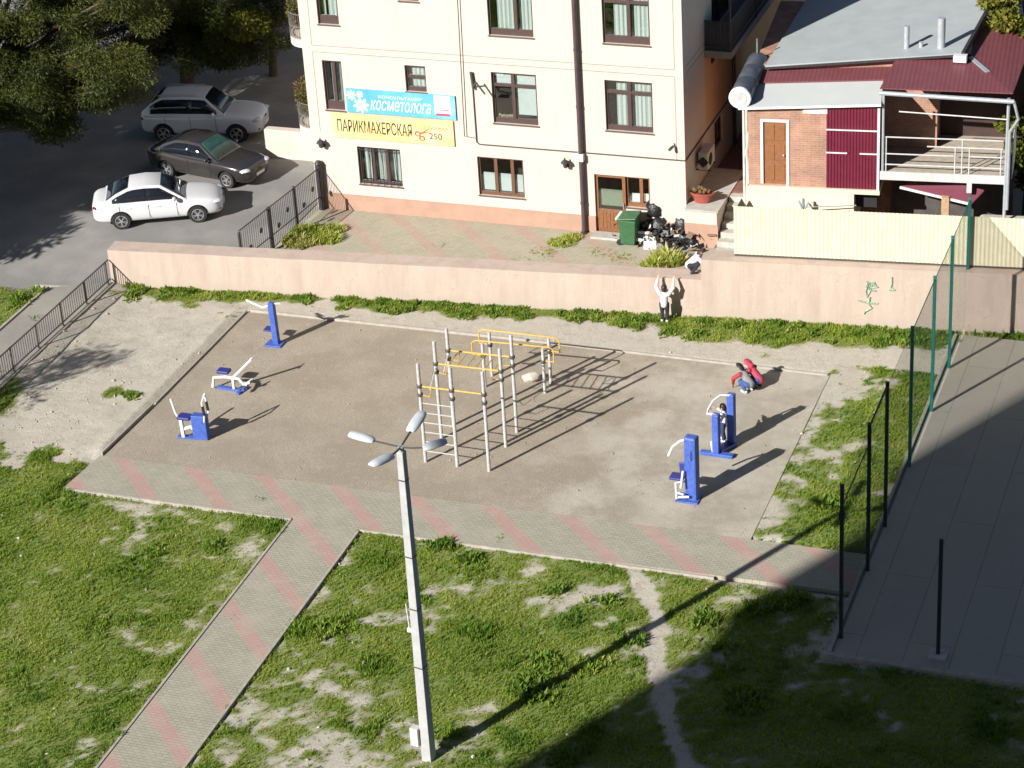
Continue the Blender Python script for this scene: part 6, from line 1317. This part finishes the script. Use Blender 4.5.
def tree(loc, h, crown, label, M, seed, n=16000, size=0.22, flat_=0.4, clumps=46, trunk_r=0.2, lean=(0, 0), group=None, name='tree', up=-0.1, clump_r=(0.5, 1.1), shell=0.75, tint_shift=0.0):
    """crown: list of lobes (dx,dy,z, rx,ry,rz) round the trunk"""
    rg = random.Random(seed); loc = Vector(loc); t = root(name, loc, label, 'tree', group=group)
    top = loc+Vector((lean[0], lean[1], h*0.85)); k = MB(); pts = [loc-Vector((0, 0, 0.3))]+[loc.lerp(top, f)+Vector((rg.uniform(-.12, .12), rg.uniform(-.12, .12), 0))*h*0.12 for f in (0.25, 0.5, 0.75)]+[top]
    k.path(pts, [trunk_r*1.25, trunk_r, trunk_r*0.8, trunk_r*0.55, trunk_r*0.15], 9); cl = []; ends = []
    for i in range(clumps):
        lo = crown[rg.randrange(len(crown))] if i >= len(crown) else crown[i]; u = Vector((rg.gauss(0, 1), rg.gauss(0, 1), rg.gauss(0, 1))).normalized()*(shell+(1-shell)*rg.random() if rg.random() < 0.7 else rg.random()*0.8)
        c = loc+Vector((lo[0]+u.x*lo[3], lo[1]+u.y*lo[4], lo[2]+u.z*lo[5])); r_ = rg.uniform(*clump_r); cl.append((tuple(c), (r_*rg.uniform(.8, 1.3), r_*rg.uniform(.8, 1.3), r_*rg.uniform(.5, .9)))); ends.append(c)
    tr = k.build('trunk', barkm, t, smooth=True)
    k = MB()
    for c in ends[::2]:
        f = max(0.25, min(0.95, (c.z-loc.z)/h*0.75)); s0 = loc.lerp(top, f); mid = s0.lerp(c, 0.5)+Vector((0, 0, 0.15*rg.random())); k.path([s0, mid, c], [trunk_r*0.35, trunk_r*0.22, 0.02], 5)
    k.build('limbs', barkm, t, smooth=True)
    leaf_cloud('crown', cl, n, size, M, t, seed, flat_, up, tint_shift); return t
g1 = 'trees around the street'
tree((-47.8, 71.8, 0.2), 9.5, [(1.5, 0.0, 6.3, 3.4, 2.6, 2.3), (3.8, 1.2, 5.2, 2.9, 2.1, 1.9), (0.5, 2, 8.0, 3.4, 2.8, 1.9), (4.4, 3.5, 6.6, 3.0, 2.6, 2.0), (2.4, -0.8, 4.5, 1.9, 1.3, 1.4), (3.6, -0.6, 3.5, 1.0, 0.8, 1.0), (5.6, 0.6, 4.6, 1.4, 1.2, 1.2), (0.5, -1.5, 5.4, 1.8, 1.4, 1.5)], 'large dark pine at the top left with drooping branches over the road', pinem, 3, 230000, 0.13, 0.24, 190, 0.28, (1.5, 1), g1, 'pine_tree', -0.25, (0.4, 0.9), tint_shift=0.02)
tree((-44.5, 82.5, 0.2), 9.0, [(0.6, -1.0, 2.7, 2.6, 1.3, 1.4), (3.2, -0.8, 3.1, 1.9, 1.2, 1.3), (-2, 0, 3.4, 2.4, 1.6, 1.8), (1, 0.5, 6.0, 3.4, 2.0, 1.6), (4.2, 0.3, 5.0, 1.4, 1.2, 1.2)], 'second dark pine with low branches behind the pale silver estate car', pinem, 5, 150000, 0.14, 0.24, 130, 0.25, (0.5, 0), g1, 'pine_tree', -0.2, (0.4, 0.9), tint_shift=-0.08)
tree((-51.5, 86, 0.2), 10, [(0, 0, 5.6, 4.0, 3.0, 2.6), (2.5, 0, 4.4, 3, 2.4, 2), (5, 2, 6, 3, 2.5, 2.2)], 'dark tree farthest back in the upper left corner', pinem, 8, 60000, 0.22, 0.25, 110, 0.3, (0, 0), g1, 'pine_tree', -0.1, (0.6, 1.1), tint_shift=-0.1)
lb_ = lvl(273, 76, 0.3); lc_ = lvl(247, 24, 3.8)
tree((lb_.x, lb_.y, 0.3), 7.5, [(lc_.x-lb_.x, lc_.y-lb_.y, 3.5, 0.65, 0.5, 0.5)], 'slender tree with a pale trunk and one round yellow green clump by the house', limem, 12, 4200, 0.15, 0.45, 14, 0.15, (0.1, 1.0), g1, 'tree', 0.0, (0.3, 0.5), tint_shift=0.15)
# trees off to the left whose crowns shade the road
tree((-52.0, 60.5, 0.1), 11, [(0, 0, 7.6, 3.4, 3.4, 2.6), (2.0, 2.2, 6.6, 2.8, 2.8, 2.2), (-1.5, 2.5, 8.4, 3.0, 3.0, 2.0), (1.5, -1.5, 5.6, 2.2, 2.2, 1.6)], 'broad dark pine left of the grass verge shading the road', pinem, 21, 42000, 0.34, 0.4, 90, 0.3, (0, 0), g1, 'pine_tree', -0.1, (0.7, 1.3))
tree((-56.5, 66.5, 0.1), 12, [(0, 0, 8.4, 4.2, 4.0, 3.0), (2.5, 1.5, 7.0, 3.2, 3.2, 2.4), (2, 5, 8, 3, 3, 2.4)], 'tall dark pine on the far left side of the road', pinem, 22, 36000, 0.36, 0.4, 90, 0.3, (0, 0), g1, 'pine_tree', -0.1, (0.7, 1.3))
tree((-50.5, 71.5, 0.2), 12, [(-1.5, 1.5, 9.4, 3.2, 3.0, 2.2), (-0.5, 5.0, 10.2, 3.4, 3.2, 2.2), (-2.5, -1.5, 8.8, 2.8, 2.8, 2.2)], 'tall dark pine at the left edge of the road behind the first pine', pinem, 24, 36000, 0.3, 0.32, 90, 0.3, (-1, 1), g1, 'pine_tree', -0.15, (0.6, 1.2))
tree((-43.4, 48.7, 0.1), 8.5, [(0, 0, 6.6, 1.2, 1.2, 1.0), (0.4, 0.3, 5.4, 0.9, 0.9, 0.7), (-0.4, -0.3, 7.4, 0.8, 0.8, 0.5)], 'small thin tree left of the pavement with airy twigs', limem, 23, 1500, 0.16, 0.4, 24, 0.11, (0, 0), g1, 'tree', 0.0, (0.3, 0.55))
# garden at the upper right
gt_ = lvl(1006, 12, 6.9); gr_ = Vector((gt_.x+0.9, gt_.y+1.2, 0.3))
tree(gr_, 8.4, [(gt_.x-gr_.x, gt_.y-gr_.y, 6.5, 0.75, 0.7, 0.6), (gt_.x-gr_.x+0.9, gt_.y-gr_.y+0.2, 6.9, 1.0, 0.9, 0.9), (gt_.x-gr_.x-0.35, gt_.y-gr_.y, 7.2, 0.45, 0.4, 0.4), (0.2, 0.2, 7.4, 1.2, 1.0, 0.8), (gt_.x-gr_.x+0.75, gt_.y-gr_.y-0.1, 5.9, 0.5, 0.5, 0.5)], 'yellow green garden tree with brown tinged leaves overhanging the maroon roof', autm, 31, 7000, 0.17, 0.5, 44, 0.14, (-0.3, -0.5), None, 'tree', 0.1, (0.25, 0.5), 0.9)
tree((-10.15, 75.9, 0.3), 5.4, [(0, 0, 3.6, 0.9, 0.9, 1.2), (0.2, -0.2, 2.4, 0.8, 0.8, 0.7), (0.9, 0.8, 4.0, 1, 1, 1)], 'leafy green shrub climbing beside the veranda stairs', limem, 33, 12000, 0.17, 0.6, 30, 0.1, (0, 0), None, 'shrub', 0.2, (0.3, 0.6))
# balcony plants
for (z, sd, lb) in ((6.42, 1, 'dry brownish climber on the upper rounded balcony'), (3.14, 2, 'dry brownish plant trailing on the lower rounded balcony')):
    q = Vector((BX0-0.62, FY+1.15, z+0.1)); t = root('balcony_plant', q, lb, 'plant'); k = MB(); k.lathe([(0.13, 0), (0.17, 0.24), (0.19, 0.25), (0.19, 0.28), (0.14, 0.28)], q, 12); k.build('pot', barkm, t, smooth=True)
    leaf_cloud('foliage', [((q.x, q.y, q.z+0.6), (0.3, 0.4, 0.4)), ((q.x-0.1, q.y+0.2, q.z+1.0), (0.3, 0.4, 0.4)), ((q.x+0.1, q.y-0.5, q.z+0.9), (0.25, 0.3, 0.35))], 900, 0.12, plantm, t, sd, 0.5, 0, 0.25)
    k = MB(); k.path([q+Vector((0, 0, 0.2)), q+Vector((-0.05, 0.1, 0.7)), q+Vector((-0.1, 0.2, 1.2))], 0.02, 5); k.build('stem', barkm, t)

# ------------------------------------------------------------------ grass and weeds
def blades(name, P, h, wdt, k, M, seed, spread=0.06, lean=0.6, tint=None):
    """k bent blades round each root point"""
    rg = np.random.default_rng(seed); n = len(P)*k; B = np.repeat(P, k, 0); hh = np.repeat(h, k)*(0.55+0.7*rg.random(n)); ang = rg.random(n)*2*np.pi
    sp = np.stack([np.cos(ang), np.sin(ang), np.zeros(n)], 1); B = B+sp*(spread*rg.random(n)*np.repeat(h, k)/0.1)[:, None]*0.6
    w = np.stack([-np.sin(ang+rg.normal(size=n)*0.6), np.cos(ang+rg.normal(size=n)*0.6), np.zeros(n)], 1)*(wdt*(0.7+0.6*rg.random(n))*np.repeat(h, k)/0.1)[:, None]*0.5
    ln = (lean*rg.random(n)*hh)[:, None]; up = np.zeros((n, 3)); up[:, 2] = hh
    mid = B+sp*ln*0.35+up*0.6; tip = B+sp*ln*1.0+up
    V = np.stack([B-w*0.7-np.array([0, 0, 0.02]), B+w*0.7-np.array([0, 0, 0.02]), mid+w, mid-w, tip], 1).reshape(-1, 3)
    i = np.arange(n)[:, None]*5
    F3 = np.concatenate([i+np.array([[0, 1, 2]]), i+np.array([[0, 2, 3]]), i+np.array([[3, 2, 4]])], 0)
    tn = np.clip(np.repeat(tint, k)+(rg.random(n)-0.5)*0.45, 0, 1)
    return stuff(mesh_np(name, V, F3, M, np.repeat(tn, 5)))
def scatter(n, x0, x1, y0, y1, seed, power=1.0):
    rg = np.random.default_rng(seed); x = rg.uniform(x0, x1, n); y = rg.uniform(y0, y1, n); c = cover(x, y); keep = rg.random(n) < np.clip((c-0.18)*1.35, 0, 1)**power
    return x[keep], y[keep], c[keep], rg
zones = [(-47, -26.85, 39, 54.6, 0), (-24.85, -5.0, 39, 52.8, 1), (-38.7, -5.0, 64.0, 69.0, 2), (-14.3, -10.95, 54.7, 65.6, 3), (-39, -34, 54, 65, 4), (-49, -41.05, 52, 64.5, 5)]
PX, PY, PH, PT = [], [], [], []
for (x0, x1, y0, y1, zi) in zones:
    dens = {0: 270, 1: 270, 2: 210, 3: 200, 4: 200, 5: 120}[zi]; x, y, c, rg = scatter(int((x1-x0)*(y1-y0)*dens), x0, x1, y0, y1, 100+zi)
    lush = fbm(x, y, 0.9, 77, 4); hgt = 0.05+0.045*c+0.16*np.clip(lush-0.58, 0, 0.3)/0.3*c
    if zi == 2: hgt = 0.04+0.26*np.clip(fbm(x, y, 1.6, 71, 3)-0.3, 0, 0.6)*c+0.03*c
    if zi == 3: hgt = 0.05+0.06*c
    tn = 0.52-0.9*np.clip(lush-0.45, -0.2, 0.35)+0.25*(1-c)+(fbm(x, y, 0.35, 88, 3)-0.5)*0.5
    PX.append(x); PY.append(y); PH.append(hgt); PT.append(tn)
PX, PY, PH, PT = map(np.concatenate, (PX, PY, PH, PT))
P = np.stack([PX, PY, ground_z(PX, PY)], 1)
blades('grass', P, PH*0.72, 0.017, 6, grassm, 5, 0.07, 0.8, PT)
# broad leaved lush clumps
rg = np.random.default_rng(9); CL = []
for px, r_ in [((330, 628), .55), ((345, 622), .45), ((600, 600), .5), ((545, 660), .6), ((530, 690), .7), ((590, 668), .5), ((470, 560), .5), ((700, 620), .6), ((715, 650), .6), ((445, 545), .5), ((830, 505), .6), ((150, 550), .35), ((215, 545), .4), ((262, 500), .4), ((235, 620), .35), ((590, 240), .0), ((128, 397), .32), ((35, 320), .6), ((20, 300), .6), ((40, 290), .5), ((560, 590), .4), ((640, 640), .4), ((790, 600), .6), ((760, 610), .5), ((740, 700), .7), ((500, 540), .4)]:
    if r_: q = lvl(*px, 0.14 if px[0] < 50 and px[1] < 340 else 0.0); CL.append((q.x, q.y, r_))
for i in range(170):
    x = rg.uniform(-38.2, -6.0); s_ = (rg.random()**1.5)*(1.6 if x > -20 else 0.85); y = float(wall_front(x))-0.08-(s_ if x < -11.3 else s_*0.25)
    if cover(np.array([x]), np.array([y]))[0] > 0.35: CL.append((x, y, rg.uniform(.18, .38)))
wx, wy, wh, wt = [], [], [], []
for (x, y, r_) in CL:
    n = int(230*r_*r_/0.25)+14; a_ = rg.random(n)*2*np.pi; rr_ = r_*rg.random(n)**0.6*1.5; ux = x+rr_*np.cos(a_)*1.1; uy = y+rr_*np.sin(a_); kp = fbm(ux, uy, 2.4, 91, 3) > 0.36+0.22*rr_/r_; ux, uy, rr_ = ux[kp], uy[kp], rr_[kp]; n = len(ux); wx.append(ux); wy.append(uy); wh.append((0.09+0.11*r_)*np.clip(1.2-rr_/r_*0.55, 0.35, 1.2)*(0.7+0.6*rg.random(n))); wt.append(np.clip(rg.uniform(.2, .6)+0.25*rr_/r_, 0, 1))
wx, wy, wh, wt = map(np.concatenate, (wx, wy, wh, wt))
blades('weeds', np.stack([wx, wy, ground_z(wx, wy)], 1), wh, 0.034, 6, weedm, 15, 0.08, 0.9, wt)
# terrace weeds: behind the fence and by the wall
wx, wy, wh, wt, wz = [], [], [], [], []
for (px, r_, hh) in [((312, 236), .75, .3), ((300, 243), .6, .28), ((325, 240), .55, .25), ((335, 230), .4, .2), ((668, 262), .5, .38), ((656, 267), .45, .3), ((562, 243), .5, .14), ((572, 238), .4, .14), ((545, 252), .6, .07), ((600, 252), .5, .05), ((520, 262), .5, .05), ((440, 245), .3, .05), ((620, 258), .6, .06), ((640, 268), .4, .08)]:
    q = lvl(*px, 0.3); n = int(120*r_*r_/0.25*(0.35 if hh < .1 else 1)); a_ = rg.random(n)*2*np.pi; rr_ = r_*np.sqrt(rg.random(n)); wx.append(q.x+rr_*np.cos(a_)); wy.append(q.y+rr_*np.sin(a_)*0.8); wh.append(np.full(n, hh)*(1.15-rr_/r_*0.5)); wt.append(np.full(n, rg.uniform(.55, .95)))
wx, wy, wh, wt = map(np.concatenate, (wx, wy, wh, wt)); ok = wy > wall_front(wx)+0.85
P = np.stack([wx, wy, np.full(len(wx), 0.3)], 1)[ok]; blades('terrace_weeds', P, wh[ok], 0.022, 6, grassm, 25, 0.08, 0.9, wt[ok])

# pebbles, crumbs of mortar and clods
def pebbles(name, X, Y, Z, S, M, seed):
    rg = np.random.default_rng(seed); n = len(X)
    base_ = np.array([(1, 0, 0), (0, 1, 0), (-1, 0, 0), (0, -1, 0), (0, 0, 0.7), (0.3, 0.2, -0.6)]); tri = np.array([(0, 1, 4), (1, 2, 4), (2, 3, 4), (3, 0, 4), (1, 0, 5), (2, 1, 5), (3, 2, 5), (0, 3, 5)])
    a = rg.random(n)*6.28; sc_ = S[:, None]*(0.5+rg.random((n, 3))); ca, sa = np.cos(a), np.sin(a); B = base_[None]*sc_[:, None, :]*(0.8+0.4*rg.random((n, 6, 1)))
    V = np.stack([B[..., 0]*ca[:, None]-B[..., 1]*sa[:, None], B[..., 0]*sa[:, None]+B[..., 1]*ca[:, None], B[..., 2]], -1)+np.stack([X, Y, Z], 1)[:, None, :]
    F = (np.arange(n)[:, None, None]*6+tri[None]).reshape(-1, 3)
    return stuff(mesh_np(name, V.reshape(-1, 3), F, M))
n = 1000; x = rg.uniform(-40, -11, n); y = rg.uniform(40, 67, n); c = cover(x, y); gv = (x > -33.8) & (x < -14.3) & (y > 54.85) & (y < 64.6); pv = ((np.abs(x+25.85) < 1.1) & (y < 52.9)) | ((y > 52.7) & (y < 54.9) & (x > -34.3))
ok = ~pv & ~((x < -39) | ((x > -11.3) & (y > 49.5))) & ~gv & (rg.random(n) < np.where(c > 0.1, 0.75, 0.4)); x, y = x[ok], y[ok]
pebbles('scattered_stones', x, y, ground_z(x, y)+0.015, 0.02+0.055*rg.random(len(x))**3.5, mat('pale_pebble', (0.44, 0.41, 0.34), 0.9, 0.2, 5), 3)
n = 500; x = rg.uniform(-33.7, -14.4, n); y = rg.uniform(54.9, 64.5, n); pebbles('gravel_stones', x, y, np.full(n, 0.012), 0.012+0.03*rg.random(n)**3, mat('brown_pebble', (0.33, 0.285, 0.225), 0.9, 0.3, 5), 4)
n = 260; x = rg.uniform(-38.9, -34.1, n); y = rg.uniform(54.3, 64.6, n); ok = fbm(x, y, 1.2, 19, 3) > 0.5; x, y = x[ok], y[ok]; pebbles('earth_clods', x, y, ground_z(x, y)+0.01, 0.02+0.05*rg.random(len(x))**3, mat('earth_clod', (0.40, 0.35, 0.27), 0.95, 0.2, 6), 6)
q = lvl(338, 292); n = 60; x = q.x+rg.normal(size=n)*0.32; y = q.y+rg.normal(size=n)*0.14; pebbles('rubble_heap', x, y, ground_z(x, y)+0.03, 0.04+0.07*rg.random(n), mat('white_rubble', (0.68, 0.66, 0.6), 0.9, 0.15, 5), 7)

# ------------------------------------------------------------------ the tall block the photograph is taken from (its shadow lies across the lawn and the court)
t = root('apartment_block', (-12, -8, 0), 'tall pale apartment block behind the viewpoint that shades the court', 'apartment block')
xl, yf, hgt = -44.0, -1.6, 62.0
b = MB(); b.span((-41.5, -16, -0.2), (30, yf, hgt)); b.build('wall', mat('pale_panel_concrete', (0.5, 0.47, 0.42), 0.9, 0.06, 1.0), t)
b = MB()  # added bays, sized to step the edge of the cast shadow
for z0_, z1_, x_ in ((33.0, 36.3, -42.3), (36.3, 38.2, -42.35), (38.2, hgt, -44.0), (10, 11, -42.2), (14, 15, -42.2), (18, 19, -42.2)): b.span((x_, -7.0, z0_), (-41.5, yf-0.01, z1_))
b.build('shadow_edge_bays', mat('edge_bay_panel', (0.45, 0.42, 0.38), 0.9, 0.06, 1.0), t)

# ------------------------------------------------------------------ light
AZ, EL = R(28.2), R(28.9)
sd = bpy.data.lights.new('sun', 'SUN'); sun = bpy.data.objects.new('sun', sd); COL.objects.link(sun)
sd.energy = 5.0; sd.angle = R(0.5); sd.color = (1.0, 0.965, 0.915)
tosun = Vector((-math.sin(AZ)*math.cos(EL), -math.cos(AZ)*math.cos(EL), math.sin(EL))); sun.rotation_euler = tosun.to_track_quat('Z', 'Y').to_euler(); sun.location = (-40, -40, 60)
w = bpy.data.worlds.new('World'); sc.world = w; w.use_nodes = True; nt = w.node_tree
sk = nt.nodes.new('ShaderNodeTexSky'); sk.sky_type = 'NISHITA'; sk.sun_disc = False; sk.sun_elevation = EL; sk.sun_rotation = math.pi+AZ; sk.altitude = 0; sk.air_density = 0.6; sk.dust_density = 0.3; sk.ozone_density = 1.0
bg = nt.nodes['Background']; bg.inputs['Strength'].default_value = 0.05; nt.links.new(sk.outputs[0], bg.inputs[0])
sc.view_settings.view_transform = 'Standard'; sc.view_settings.look = 'None'; sc.view_settings.gamma = 1; sc.view_settings.exposure = 0.75; sc.view_settings.use_curve_mapping = False
sc.render.engine = 'CYCLES'; cy = sc.cycles; cy.use_denoising = True; cy.max_bounces = 6; cy.transparent_max_bounces = 12; cy.caustics_reflective = False; cy.caustics_refractive = False
bpy.context.view_layer.update()
